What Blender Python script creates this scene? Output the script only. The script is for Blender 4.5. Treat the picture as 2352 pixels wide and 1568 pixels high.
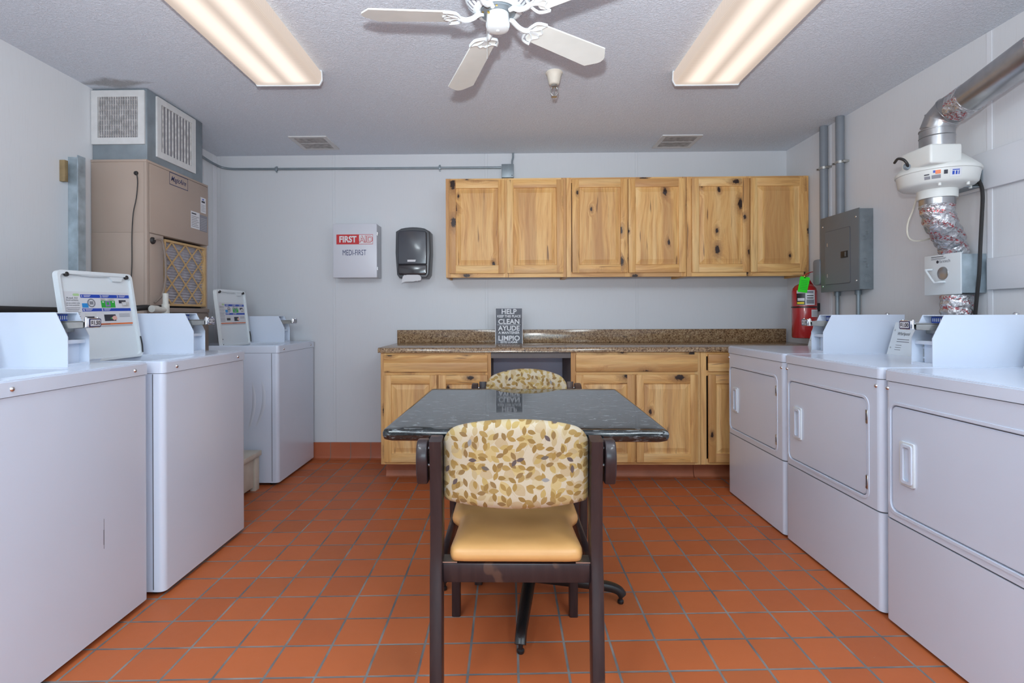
import bpy, bmesh, math, random
from mathutils import Vector, Matrix, Euler
random.seed(7)
R = math.radians
S = bpy.context.scene
for o in list(bpy.data.objects): bpy.data.objects.remove(o)
COL = S.collection

# ------------------------------------------------------------------ camera
CAMH = 1.186; FPX = 1200.0; PSI = .018; RHO = .004
CX = 1168 - FPX*math.tan(PSI); CY = 722.1
_c, _s = math.cos(PSI), math.sin(PSI); _cr, _sr = math.cos(RHO), math.sin(RHO)
cam = bpy.data.objects.new('camera', bpy.data.cameras.new('camera')); COL.objects.link(cam)
cam.data.sensor_width = 36; cam.data.lens = FPX/2352*36
cam.data.shift_x = (1176-CX)/2352; cam.data.shift_y = (CY-784)/2352
rt = Vector((_c, _s, 0)); up = Vector((0, 0, 1)); fw = Vector((-_s, _c, 0))
xr = rt*_cr-up*_sr; yu = rt*_sr+up*_cr
m = Matrix((xr, yu, -fw)).transposed().to_4x4(); m.translation = (0, 0, CAMH)
cam.matrix_world = m; cam.data.clip_start = .05
S.camera = cam
def at(px, py, X=None, Y=None, Z=None):
    "the real point where a sight line meets a known wall, floor or front plane"
    a = (px-CX)/FPX; b = -(py-CY)/FPX
    a0 = a*_cr+b*_sr; b0 = -a*_sr+b*_cr
    d = Vector((_c*a0-_s, _s*a0+_c, b0))
    t = X/d.x if X is not None else Y/d.y if Y is not None else (Z-CAMH)/d.z
    return Vector((0, 0, CAMH))+d*t

# ------------------------------------------------------------------ light and exposure
S.view_settings.view_transform = 'Standard'; S.view_settings.look = 'None'
S.view_settings.gamma = 1; S.view_settings.use_curve_mapping = False
S.view_settings.exposure = 0.28
w = bpy.data.worlds.new('world'); S.world = w; w.use_nodes = True
w.node_tree.nodes['Background'].inputs[0].default_value = (.8, .88, 1, 1)
w.node_tree.nodes['Background'].inputs[1].default_value = .3
def lamp(name, kind, loc, power, color, rot=(0, 0, 0), size=None, sy=None):
    l = bpy.data.lights.new(name, kind); l.energy = power; l.color = color
    if kind == 'AREA':
        l.shape = 'RECTANGLE'; l.size = size; l.size_y = sy
    else: l.shadow_soft_size = size
    o = bpy.data.objects.new(name, l); COL.objects.link(o); o.location = loc; o.rotation_euler = rot
    return o
fl = lamp('camera_flash', 'SPOT', (-.03, -.02, 1.40), 200, (.93, .97, 1), (R(90+49), 0, 0), .03)   # flash head tilted up toward the ceiling
fl.data.spot_size = R(128); fl.data.spot_blend = .75
lamp('rear_daylight_fill', 'AREA', (0.0, -3.7, 1.35), 16, (.70, .88, 1), (R(90), 0, 0), 4.2, 2.2)  # broad cool fill added behind the camera, standing in for daylight
lamp('up_fill', 'AREA', (0, -1.6, 1.0), 42, (.62, .86, 1), (R(180-30), 0, 0), 1.6, 1.2)  # unseen upward fill added to brighten the ceiling
for sx in (-1.15, 1.1):
    lamp('overhead_fill', 'POINT', (sx, .55, 2.28), 19, (.84, .95, 1), size=.18)  # unseen point fill added above the view for side walls and ceiling
    lamp('rear_overhead_fill', 'AREA', (sx, -1.0, 2.47), 32, (.84, .95, 1), (0, 0, 0), .36, 1.2)  # extra downward fill added behind the camera, not a known fixture

# ------------------------------------------------------------------ materials
def mat(name):
    m = bpy.data.materials.new(name); m.use_nodes = True
    nt = m.node_tree; b = nt.nodes['Principled BSDF']
    return m, nt, b
class NT:
    def __init__(s, nt): s.nt = nt; s._tc = None
    def n(s, t, **k):
        x = s.nt.nodes.new(t)
        for a, v in k.items(): setattr(x, a, v)
        return x
    def l(s, a, b): s.nt.links.new(a, b)
    def put(s, sock, v):
        if isinstance(v, (int, float, tuple, list)): sock.default_value = v
        else: s.l(v, sock)
    def tc(s, k='Object'):
        if not s._tc: s._tc = s.n('ShaderNodeTexCoord')
        return s._tc.outputs[k]
    def m(s, op, a, b=0.0, c=None):
        x = s.n('ShaderNodeMath', operation=op); s.put(x.inputs[0], a); s.put(x.inputs[1], b)
        if c is not None: s.put(x.inputs[2], c)
        return x.outputs[0]
    def vm(s, op, a, b=(0, 0, 0)):
        x = s.n('ShaderNodeVectorMath', operation=op); s.put(x.inputs[0], a); s.put(x.inputs[1], b)
        return x.outputs[0]
    def sep(s, v):
        x = s.n('ShaderNodeSeparateXYZ'); s.l(v, x.inputs[0]); return x.outputs
    def comb(s, a, b, c=0.0):
        x = s.n('ShaderNodeCombineXYZ'); s.put(x.inputs[0], a); s.put(x.inputs[1], b); s.put(x.inputs[2], c); return x.outputs[0]
    def noise(s, v, sc, det=2, rough=.5, dist=0):
        x = s.n('ShaderNodeTexNoise'); s.put(x.inputs['Vector'], v); x.inputs['Scale'].default_value = sc
        x.inputs['Detail'].default_value = det; x.inputs['Roughness'].default_value = rough; x.inputs['Distortion'].default_value = dist
        return x.outputs[0]
    def vor(s, v, sc, rnd=1, feat='F1', dim='3D'):
        x = s.n('ShaderNodeTexVoronoi', feature=feat, voronoi_dimensions=dim); s.put(x.inputs['Vector'], v)
        x.inputs['Scale'].default_value = sc; x.inputs['Randomness'].default_value = rnd
        return x.outputs
    def ramp(s, f, stops, interp='LINEAR'):
        x = s.n('ShaderNodeValToRGB'); s.put(x.inputs[0], f); cr = x.color_ramp; cr.interpolation = interp
        while len(cr.elements) < len(stops): cr.elements.new(.5)
        for e, (p, c) in zip(cr.elements, stops):
            e.position = p; e.color = (c[0], c[1], c[2], 1) if isinstance(c, tuple) else (c, c, c, 1)
        return x.outputs[0]
    def mix(s, f, a, b, blend='MIX'):
        x = s.n('ShaderNodeMix', data_type='RGBA', blend_type=blend); s.put(x.inputs[0], f)
        for i, v in ((6, a), (7, b)):
            if isinstance(v, tuple): x.inputs[i].default_value = (v[0], v[1], v[2], 1)
            else: s.l(v, x.inputs[i])
        return x.outputs[2]
    def bump(s, h, strength, dist, b):
        x = s.n('ShaderNodeBump'); x.inputs['Strength'].default_value = strength; x.inputs['Distance'].default_value = dist
        s.l(h, x.inputs['Height']); s.l(x.outputs[0], b.inputs['Normal'])
    def step(s, v, a, b):
        x = s.n('ShaderNodeMapRange', interpolation_type='SMOOTHSTEP'); s.put(x.inputs[0], v)
        x.inputs[1].default_value = a; x.inputs[2].default_value = b; return x.outputs[0]
def plain(name, col, rough=.5, metal=0, spec=.5, bump=0, bscale=200, coat=0, var=0, vscale=3, emis=0):
    m, nt, b = mat(name); g = NT(nt)
    b.inputs['Roughness'].default_value = rough; b.inputs['Metallic'].default_value = metal
    b.inputs['Specular IOR Level'].default_value = spec; b.inputs['Coat Weight'].default_value = coat
    b.inputs['Coat Roughness'].default_value = .1
    f = g.noise(g.tc(), vscale, 3)
    c2 = tuple(max(0, c*(1-var)) for c in col); c1 = tuple(min(1, c*(1+var)) for c in col)
    g.l(g.ramp(f, [(.3, c2), (.7, c1)]), b.inputs['Base Color'])
    if bump: g.bump(g.noise(g.tc(), bscale, 3), bump, .002, b)
    if emis:
        b.inputs['Emission Color'].default_value = (*col, 1); b.inputs['Emission Strength'].default_value = emis
    return m
M = {}
M['white'] = plain('white_enamel', (.665, .725, .845), .22, coat=.3, var=.015, bump=.04, bscale=350)
M['white_side'] = plain('white_painted_sheet', (.635, .68, .77), .3, var=.015)
M['white_plastic'] = plain('white_plastic', (.70, .74, .77), .35, var=.02)
M['fan_body'] = plain('cream_white_plastic', (.70, .71, .685), .35, var=.03)
M['fan_white'] = plain('fan_enamel', (.74, .80, .82), .3, var=.02)
M['blade'] = plain('blade_paint', (.76, .79, .75), .5, var=.06, vscale=6)
M['chrome'] = plain('chrome', (.75, .75, .77), .16, 1, var=.05)
M['steel'] = plain('brushed_steel', (.50, .50, .48), .38, 1, var=.1, vscale=20)
M['black'] = plain('black_plastic', (.012, .012, .014), .4)
M['rubber'] = plain('black_rubber', (.02, .018, .018), .6)
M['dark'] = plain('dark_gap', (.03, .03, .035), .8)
M['groove'] = plain('shadow_groove', (.10, .10, .12), .7)
M['blue'] = plain('print_blue', (.01, .06, .42), .4)
M['ltblue'] = plain('print_light_blue', (.02, .25, .62), .4)
M['navy'] = plain('print_navy', (.02, .03, .12), .5)
M['green'] = plain('print_green', (.02, .38, .05), .4)
M['palegreen'] = plain('print_pale_green', (.42, .60, .30), .4)
M['purple'] = plain('print_purple', (.25, .18, .40), .4)
M['orange'] = plain('print_orange', (.75, .16, .03), .4)
M['red'] = plain('print_red', (.50, .015, .02), .4)
M['ink'] = plain('print_ink', (.03, .03, .045), .6)
M['grey_ink'] = plain('print_grey', (.22, .22, .25), .6)
M['paper'] = plain('label_paper', (.66, .66, .69), .5)
M['skin'] = plain('print_skin', (.72, .40, .34), .5)
M['yellow'] = plain('print_yellow', (.75, .60, .03), .5)
M['lime'] = plain('lime_card', (.04, .80, .02), .55, emis=0)
M['tan_metal'] = plain('tan_painted_steel', (.41, .32, .265), .5, var=.03, bump=.03)
M['tan_dark'] = plain('tan_steel_base', (.24, .19, .16), .5, var=.05)
M['galv'] = plain('galvanised_steel', (.25, .29, .32), .45, .45, var=.14, vscale=9)
M['galv_light'] = plain('galvanised_steel_pale', (.36, .43, .48), .4, .4, var=.25, vscale=14)
M['grille'] = plain('grille_paint', (.62, .62, .62), .45, var=.05, vscale=20)
M['grille_dirty'] = plain('grille_vanes', (.52, .50, .49), .5, var=.3, vscale=30)
M['cardboard'] = plain('filter_card', (.52, .34, .16), .8, var=.06, vscale=30)
M['pvc'] = plain('pvc_pipe', (.62, .60, .55), .4, var=.12, vscale=25)
M['grey_pvc'] = plain('grey_pipe', (.20, .22, .25), .4, var=.06, vscale=10)
M['panel_grey'] = plain('panel_grey_enamel', (.155, .168, .18), .42, var=.03)
M['panel_galv'] = plain('panel_box_steel', (.22, .25, .27), .45, .35, var=.08, vscale=30)
M['ext_red'] = plain('extinguisher_red', (.44, .02, .022), .22, coat=.6)
M['brass'] = plain('brass', (.65, .45, .12), .3, 1)
M['brown_wood'] = plain('bare_wood', (.28, .20, .10), .7, var=.2, vscale=20)
M['disp'] = plain('smoked_plastic', (.042, .045, .058), .25, coat=.3)
M['disp_low'] = plain('smoked_plastic_dark', (.018, .014, .018), .2, coat=.5)
M['disp_frame'] = plain('grey_plastic_rim', (.07, .075, .085), .35)
M['tissue'] = plain('paper_towel', (.62, .62, .64), .9)
M['fa_white'] = plain('first_aid_enamel', (.60, .61, .67), .35, var=.02)
M['fa_shaded'] = plain('first_aid_side_shaded', (.50, .51, .55), .4)  # side shading put into a darker tone of the same enamel
M['cast'] = plain('cast_iron_black', (.010, .010, .011), .32, bump=.2, bscale=180)
M['kick'] = plain('toe_kick_tile', (.45, .14, .062), .5, var=.12, vscale=8)
M['bench'] = plain('cream_painted_wood', (.62, .58, .50), .6, var=.08, vscale=12)
M['knee'] = plain('kneehole_wall', (.58, .68, .90), .6)
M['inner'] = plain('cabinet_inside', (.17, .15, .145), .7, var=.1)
M['vinyl'] = None

# seat vinyl
m, nt, b = mat('tan_vinyl'); g = NT(nt)
g.l(g.ramp(g.noise(g.tc(), 7, 4), [(.3, (.60, .315, .105)), (.7, (.68, .37, .135))]), b.inputs['Base Color'])
b.inputs['Roughness'].default_value = .36
g.bump(g.noise(g.tc(), 260, 3), .12, .001, b); M['vinyl'] = m

# dark stained wood
m, nt, b = mat('espresso_wood'); g = NT(nt)
p = g.vm('MULTIPLY', g.tc(), (18, 18, 1.6))
gr = g.noise(p, 2.2, 5, .6, .6)
big = g.noise(g.vm('MULTIPLY', g.tc(), (7, 7, 3)), 1.6, 2, .4, .8)
base = g.ramp(gr, [(.3, (.014, .009, .012)), (.6, (.026, .016, .018)), (.8, (.045, .028, .026))])
g.l(g.mix(g.step(big, .60, .63), base, (.07, .038, .028)), b.inputs['Base Color'])
b.inputs['Roughness'].default_value = .38; b.inputs['Coat Weight'].default_value = .2; M['espresso'] = m

# knotty hickory, grain along z or along x
def wood(name, vert):
    m, nt, b = mat(name); g = NT(nt)
    at_ = g.n('ShaderNodeAttribute', attribute_name='bid'); bid = at_.outputs['Fac']
    off = g.comb(g.m('MULTIPLY', bid, 17.3), g.m('MULTIPLY', bid, 5.1), g.m('MULTIPLY', bid, 11.7))
    oi = g.n('ShaderNodeObjectInfo')
    off = g.vm('ADD', off, g.comb(g.m('MULTIPLY', oi.outputs['Random'], 31.0), 0.0, g.m('MULTIPLY', oi.outputs['Random'], 23.0)))
    p = g.vm('ADD', g.tc(), off)
    x, y, z = g.sep(p)
    if not vert: x, z = z, x
    q = g.comb(x, z)
    kv = g.vor(g.comb(g.m('MULTIPLY', x, 6.5), g.m('MULTIPLY', z, 3.4), 0.0), 1, 1, dim='2D')
    gate = g.m('GREATER_THAN', g.sep(kv[1])[0], .56); ksz = g.m('ADD', .45, g.m('MULTIPLY', g.sep(kv[1])[1], 1.1))
    rr = g.m('ADD', g.m('DIVIDE', kv[0], ksz), g.m('MULTIPLY', g.m('SUBTRACT', g.noise(q, 60, 3), .5), .13))
    infl = g.m('MULTIPLY', g.step(rr, .42, .0), gate)
    gx = g.m('ADD', g.m('MULTIPLY', x, 34), g.m('MULTIPLY', infl, 2.6))
    gx = g.m('ADD', gx, g.m('MULTIPLY', g.noise(g.comb(g.m('MULTIPLY', x, 4), g.m('MULTIPLY', z, 1.5)), 1, 1), 6))
    gr = g.noise(g.comb(gx, g.m('MULTIPLY', z, 1.9)), 1.0, 5, .62)
    fine = g.noise(g.comb(g.m('MULTIPLY', x, 170), g.m('MULTIPLY', z, 5)), 1.0, 2)
    board = g.noise(g.comb(g.m('MULTIPLY', x, 9), g.m('MULTIPLY', z, .5)), 1.0, 1, .3)
    c = g.ramp(gr, [(.28, (.48, .22, .062)), (.46, (.70, .38, .125)), (.62, (.78, .48, .18)), (.8, (.62, .32, .105))])
    c = g.mix(g.m('MULTIPLY', g.step(board, .50, .60), .55), c, (.42, .195, .070))
    c = g.mix(g.m('MULTIPLY', g.step(board, .42, .34), .45), c, (.84, .60, .29))
    c = g.mix(g.m('MULTIPLY', g.step(fine, .50, .72), .38), c, (.36, .17, .06))
    streak = g.noise(g.comb(g.m('MULTIPLY', x, 40), g.m('MULTIPLY', z, 3.2)), 1.0, 2, .5, .4)
    c = g.mix(g.m('MULTIPLY', g.step(streak, .66, .74), .8), c, (.12, .045, .015))
    tone = g.m('MULTIPLY', g.m('SUBTRACT', bid, .5), .35)
    c = g.mix(g.m('ABSOLUTE', tone), c, g.mix(g.m('GREATER_THAN', tone, 0.0), (.36, .17, .07), (.76, .54, .30)))
    c = g.mix(g.m('MULTIPLY', g.m('MULTIPLY', g.step(rr, .26, .09), gate), .6), c, (.26, .12, .045))
    c = g.mix(g.m('MULTIPLY', g.step(rr, .105, .06), gate), c, (.028, .012, .008))
    g.l(c, b.inputs['Base Color']); b.inputs['Roughness'].default_value = .5
    g.bump(gr, .08, .002, b); return m
M['wood_v'] = wood('knotty_wood_upright', True); M['wood_h'] = wood('knotty_wood_level', False)

# leaf fabric
m, nt, b = mat('leaf_fabric'); g = NT(nt)
x, y, z = g.sep(g.tc()); uv = g.comb(x, z)
wob = g.noise(uv, 9, 1)
def leaves(sc, off, l, wd, a0, ar, rnd, gate, seed=0):
    v = g.vm('ADD', g.vm('MULTIPLY', uv, (sc, sc, 1)), (off, off*1.7, 0))
    o = g.vor(v, 1, rnd, dim='2D')
    d = g.vm('SUBTRACT', v, o[2])
    cr, cg, cb = g.sep(o[1])
    ang = g.m('ADD', g.m('MULTIPLY', g.m('SUBTRACT', cr, .5), ar), a0)
    sgn = g.m('SUBTRACT', g.m('MULTIPLY', g.m('GREATER_THAN', cr, .5), 2), 1)
    rot = g.n('ShaderNodeVectorRotate', rotation_type='Z_AXIS'); g.l(d, rot.inputs['Vector']); g.l(ang, rot.inputs['Angle'])
    u, vv, _ = g.sep(rot.outputs[0])
    t = g.m('DIVIDE', u, l); e = g.m('MULTIPLY', g.m('SUBTRACT', 1.0, g.m('MULTIPLY', t, t)), wd)
    mk = g.step(g.m('SUBTRACT', e, g.m('ABSOLUTE', vv)), 0, .012)
    mk = g.m('MULTIPLY', mk, g.m('GREATER_THAN', cb, gate))
    return mk, cg
c = g.mix(g.noise(uv, 400, 1), (.49, .41, .285), (.56, .475, .345))
k, q = leaves(15, 5.3, .5, .022, 1.45, 1.6, .8, .1)
c = g.mix(g.m('MULTIPLY', k, .35), c, (.34, .25, .13))
k, q = leaves(22, .0, .52, .35, 1.2, 2.2, .6, .0)
c = g.mix(g.m('MULTIPLY', k, .85), c, g.ramp(q, [(0, (.44, .32, .17)), (.35, (.50, .36, .14)), (.7, (.50, .40, .23))], 'CONSTANT'))
k, q = leaves(31, 7.1, .48, .25, 1.0, 3.4, .65, .10)
c = g.mix(k, c, g.ramp(q, [(0, (.43, .30, .10)), (.4, (.34, .215, .065)), (.75, (.44, .33, .17))], 'CONSTANT'))
k, q = leaves(36, 3.7, .48, .24, .7, 3.0, .65, .25)
c = g.mix(k, c, g.ramp(q, [(0, (.26, .15, .035)), (.5, (.33, .20, .05)), (.8, (.24, .14, .045))], 'CONSTANT'))
k, q = leaves(29, 12.9, .36, .17, .4, 3.6, .75, .80)
c = g.mix(k, c, g.ramp(q, [(0, (.10, .07, .065)), (.6, (.13, .10, .075)), (.85, (.26, .25, .24))], 'CONSTANT'))
g.l(c, b.inputs['Base Color']); b.inputs['Roughness'].default_value = .75
b.inputs['Sheen Weight'].default_value = .1
g.bump(g.noise(g.tc(), 500, 2), .15, .0006, b); M['fabric'] = m

# counter laminate and table laminate
m, nt, b = mat('brown_granite_laminate'); g = NT(nt)
wv = g.vm('ADD', g.tc(), g.vm('MULTIPLY', g.n('ShaderNodeTexNoise').outputs[1], (.01, .01, .01)))
n1 = g.noise(g.tc(), 92, 5, .8, .8); n2 = g.noise(g.tc(), 160, 3, .7)
c = g.ramp(n1, [(.36, (.025, .015, .010)), (.43, (.13, .065, .03)), (.51, (.29, .17, .085)), (.60, (.50, .36, .21)), (.75, (.16, .09, .05))])
c = g.mix(g.step(n2, .62, .70), c, (.50, .40, .27)); c = g.mix(g.step(n2, .36, .30), c, (.02, .013, .01))
g.l(c, b.inputs['Base Color']); b.inputs['Roughness'].default_value = .14; M['granite'] = m
m, nt, b = mat('black_green_laminate'); g = NT(nt)
v1 = g.noise(g.vm('MULTIPLY', g.tc(), (26, 80, 80)), 1, 3, .6, .5); v2 = g.noise(g.vm('MULTIPLY', g.tc(), (60, 110, 110)), 1, 3, .65)
c = g.ramp(v2, [(.35, (.004, .006, .006)), (.55, (.012, .017, .018)), (.70, (.04, .05, .052))])
c = g.mix(g.m('MULTIPLY', g.step(v1, .56, .70), .6), c, (.30, .33, .34))
g.l(c, b.inputs['Base Color']); b.inputs['Roughness'].default_value = .04; b.inputs['Specular IOR Level'].default_value = .7
M['tabletop'] = m

# floor tile
TX, TY, TSH = .1668, .1652, .038
m, nt, b = mat('quarry_tile_floor'); g = NT(nt)
x, y, z = g.sep(g.tc()); wobx = g.m('MULTIPLY', g.m('SUBTRACT', g.noise(g.tc(), 9, 2), .5), .012)
u = g.m('DIVIDE', g.m('SUBTRACT', x, .028), TX)
v = g.m('DIVIDE', g.m('SUBTRACT', g.m('SUBTRACT', y, g.m('MULTIPLY', x, TSH)), 1.7249), TY)
u = g.m('ADD', u, wobx); v = g.m('ADD', v, wobx)
fu = g.m('ABSOLUTE', g.m('SUBTRACT', g.m('FRACT', u), .5)); fv = g.m('ABSOLUTE', g.m('SUBTRACT', g.m('FRACT', v), .5))
mx = g.m('MAXIMUM', fu, fv)
edge = g.m('ADD', mx, g.m('MULTIPLY', g.m('SUBTRACT', g.noise(g.tc(), 55, 2), .5), .010))
gm = g.step(edge, .470, .480)
wn = g.n('ShaderNodeTexWhiteNoise', noise_dimensions='2D'); g.l(g.comb(g.m('FLOOR', u), g.m('FLOOR', v)), wn.inputs[0])
tv = wn.outputs[0]
c = g.ramp(tv, [(0, (.46, .112, .036)), (.5, (.56, .142, .045)), (.85, (.52, .132, .042)), (1, (.44, .120, .041))])
c = g.mix(g.m('MULTIPLY', g.noise(g.tc(), 5, 4), .35), c, (.33, .11, .042))
c = g.mix(g.step(g.noise(g.tc(), 120, 2), .76, .80), c, (.55, .30, .18))
gc = g.ramp(g.noise(g.tc(), 6, 3), [(.35, (.13, .13, .135)), (.65, (.27, .25, .235))])
c = g.mix(gm, c, gc)
g.l(c, b.inputs['Base Color']); b.inputs['Specular IOR Level'].default_value = .3
g.put(b.inputs['Roughness'], g.m('ADD', g.m('MULTIPLY', gm, .35), g.m('ADD', .44, g.m('MULTIPLY', g.noise(g.tc(), 30, 3), .12))))
hh = g.m('ADD', g.m('MULTIPLY', gm, -1.0), g.m('MULTIPLY', g.noise(g.tc(), 14, 3), .25))
g.bump(hh, .45, .003, b); M['tile'] = m
m, nt, b = mat('tile_cove_base'); g = NT(nt)
x, y, z = g.sep(g.tc()); fu = g.m('ABSOLUTE', g.m('SUBTRACT', g.m('FRACT', g.m('DIVIDE', g.m('SUBTRACT', x, .028), .1668)), .5))
gm = g.step(fu, .478, .486)
c = g.mix(g.noise(g.tc(), 5, 3), (.36, .085, .034), (.46, .125, .05)); c = g.mix(gm, c, (.22, .14, .11))
g.l(c, b.inputs['Base Color']); b.inputs['Roughness'].default_value = .4; M['cove'] = m

# ceiling and walls
m, nt, b = mat('textured_ceiling'); g = NT(nt)
n1 = g.noise(g.tc(), 95, 4, .7, .4); n2 = g.noise(g.tc(), 38, 3, .6)
x, y, z = g.sep(g.tc())
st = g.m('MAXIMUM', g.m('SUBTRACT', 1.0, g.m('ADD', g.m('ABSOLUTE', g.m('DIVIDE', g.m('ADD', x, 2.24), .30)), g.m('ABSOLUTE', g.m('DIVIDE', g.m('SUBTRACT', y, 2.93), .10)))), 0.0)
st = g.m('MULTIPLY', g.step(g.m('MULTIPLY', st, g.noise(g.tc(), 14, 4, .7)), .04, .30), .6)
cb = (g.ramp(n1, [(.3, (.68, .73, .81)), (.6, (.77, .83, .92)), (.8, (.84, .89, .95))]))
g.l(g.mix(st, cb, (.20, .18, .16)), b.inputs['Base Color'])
b.inputs['Roughness'].default_value = .85
g.bump(g.m('ADD', g.step(n1, .42, .66), g.m('MULTIPLY', n2, .5)), .6, .006, b)
M['ceiling'] = m
def wall_mat(name, c1, c2):
    m, nt, b = mat(name); g = NT(nt)
    s1 = g.noise(g.vm('MULTIPLY', g.tc(), (160, 160, 9)), 1, 3); s2 = g.noise(g.tc(), 1.3, 2)
    c = g.mix(s2, c1, c2); c = g.mix(g.m('MULTIPLY', g.step(s1, .5, .8), .10), c, (.45, .45, .47))
    g.l(c, b.inputs['Base Color']); b.inputs['Roughness'].default_value = .42
    g.bump(s1, .10, .0015, b); return m
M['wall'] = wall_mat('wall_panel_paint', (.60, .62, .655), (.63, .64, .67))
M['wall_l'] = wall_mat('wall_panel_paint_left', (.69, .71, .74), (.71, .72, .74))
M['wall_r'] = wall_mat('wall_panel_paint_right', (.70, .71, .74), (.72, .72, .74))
M['board'] = plain('painted_board', (.77, .78, .82), .35, var=.02)
# ribbed lamp lens: glows where the tubes lie behind it
m, nt, b = mat('lamp_lens'); g = NT(nt)
x, y, z = g.sep(g.tc()); rib = g.m('MULTIPLY', g.m('ADD', g.m('SINE', g.m('MULTIPLY', y, 700)), 1), .5)
ax = g.m('ABSOLUTE', g.m('SUBTRACT', g.m('ABSOLUTE', x), .075))
tube = g.step(ax, .085, .012)
endf = g.step(g.m('ABSOLUTE', y), .60, .555)
st = g.m('ADD', .50, g.m('MULTIPLY', g.m('MULTIPLY', tube, endf), .36))
st = g.m('SUBTRACT', st, g.m('MULTIPLY', g.m('MULTIPLY', rib, g.m('SUBTRACT', 1.0, tube)), .12))
b.inputs['Base Color'].default_value = (.22, .21, .19, 1); b.inputs['Roughness'].default_value = .3
g.l(g.mix(tube, (1, .80, .66), (1, .875, .76)), b.inputs['Emission Color']); g.l(st, b.inputs['Emission Strength'])
M['lens'] = m
M['lens_side'] = plain('lamp_lens_side', (.60, .58, .55), .35)
# foil tape
def foil(name, red):
    m, nt, b = mat(name); g = NT(nt)
    cr = g.vor(g.tc(), 55, 1)
    cn = g.noise(g.tc(), 28, 4, .6, 1.5)
    x, y, z = g.sep(g.tc())
    c = g.ramp(cn, [(.3, (.40, .40, .42)), (.7, (.78, .78, .80))])
    if red:
        band = g.m('GREATER_THAN', g.m('SINE', g.m('ADD', g.m('MULTIPLY', z, 130), g.m('MULTIPLY', x, 50))), .35)
        txt = g.step(g.noise(g.vm('MULTIPLY', g.tc(), (90, 90, 160)), 1, 3, .6), .52, .56)
        c = g.mix(g.m('MULTIPLY', g.m('MULTIPLY', band, txt), .85), c, (.50, .02, .03))
    g.l(c, b.inputs['Base Color']); b.inputs['Metallic'].default_value = .85; b.inputs['Roughness'].default_value = .25
    g.bump(g.m('ADD', cn, g.m('MULTIPLY', cr[0], .6)), .9, .008, b); return m
M['foil'] = foil('crinkled_foil_tape', True)
m, nt, b = mat('galvanised_duct'); g = NT(nt)
g.l(g.ramp(g.noise(g.tc(), 6, 4, .6), [(.3, (.34, .34, .35)), (.7, (.52, .52, .53))]), b.inputs['Base Color'])
b.inputs['Metallic'].default_value = .9; b.inputs['Roughness'].default_value = .28; M['duct'] = m
m, nt, b = mat('pleated_filter'); g = NT(nt)
x, y, z = g.sep(g.tc()); b.inputs['Roughness'].default_value = .9
g.l(g.ramp(g.noise(g.tc(), 30, 4), [(.3, (.46, .44, .48)), (.7, (.60, .58, .62))]), b.inputs['Base Color']); M['pleat'] = m
m, nt, b = mat('clear_acrylic'); g = NT(nt)
b.inputs['Base Color'].default_value = (.95, .96, .98, 1); b.inputs['Transmission Weight'].default_value = 1
b.inputs['Roughness'].default_value = .03; b.inputs['IOR'].default_value = 1.2; M['acrylic'] = m
m, nt, b = mat('sign_print'); g = NT(nt)
g.l(g.ramp(g.noise(g.tc(), 30, 3), [(.3, (.10, .10, .11)), (.7, (.15, .15, .165))]), b.inputs['Base Color'])
b.inputs['Roughness'].default_value = .22; M['sign'] = m
M['sign_white'] = plain('sign_letters', (.66, .66, .68), .35)

# ------------------------------------------------------------------ mesh builder
def frame(o, right, upv):
    r = Vector(right).normalized(); u = Vector(upv).normalized(); n = r.cross(u)
    m = Matrix((r, u, n)).transposed().to_4x4(); m.translation = Vector(o); return m
def rrect(x0, x1, y0, y1, r, n=5):
    pts = []
    for cx, cy, a in ((x1-r, y1-r, 0), (x0+r, y1-r, 90), (x0+r, y0+r, 180), (x1-r, y0+r, 270)):
        for i in range(n+1):
            t = R(a+90*i/n); pts.append((cx+r*math.cos(t), cy+r*math.sin(t)))
    return pts
def spline(pts, n=8):
    P = [Vector(p) for p in pts]; out = []
    for i in range(len(P)-1):
        a = P[i-1] if i else P[0]*2-P[1]; b, c = P[i], P[i+1]; d = P[i+2] if i+2 < len(P) else P[-1]*2-P[-2]
        for k in range(n):
            t = k/n
            out.append(.5*((2*b)+(c-a)*t+(2*a-5*b+4*c-d)*t*t+(3*b-a-3*c+d)*t**3))
    out.append(P[-1]); return out
TXT = {}
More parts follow.
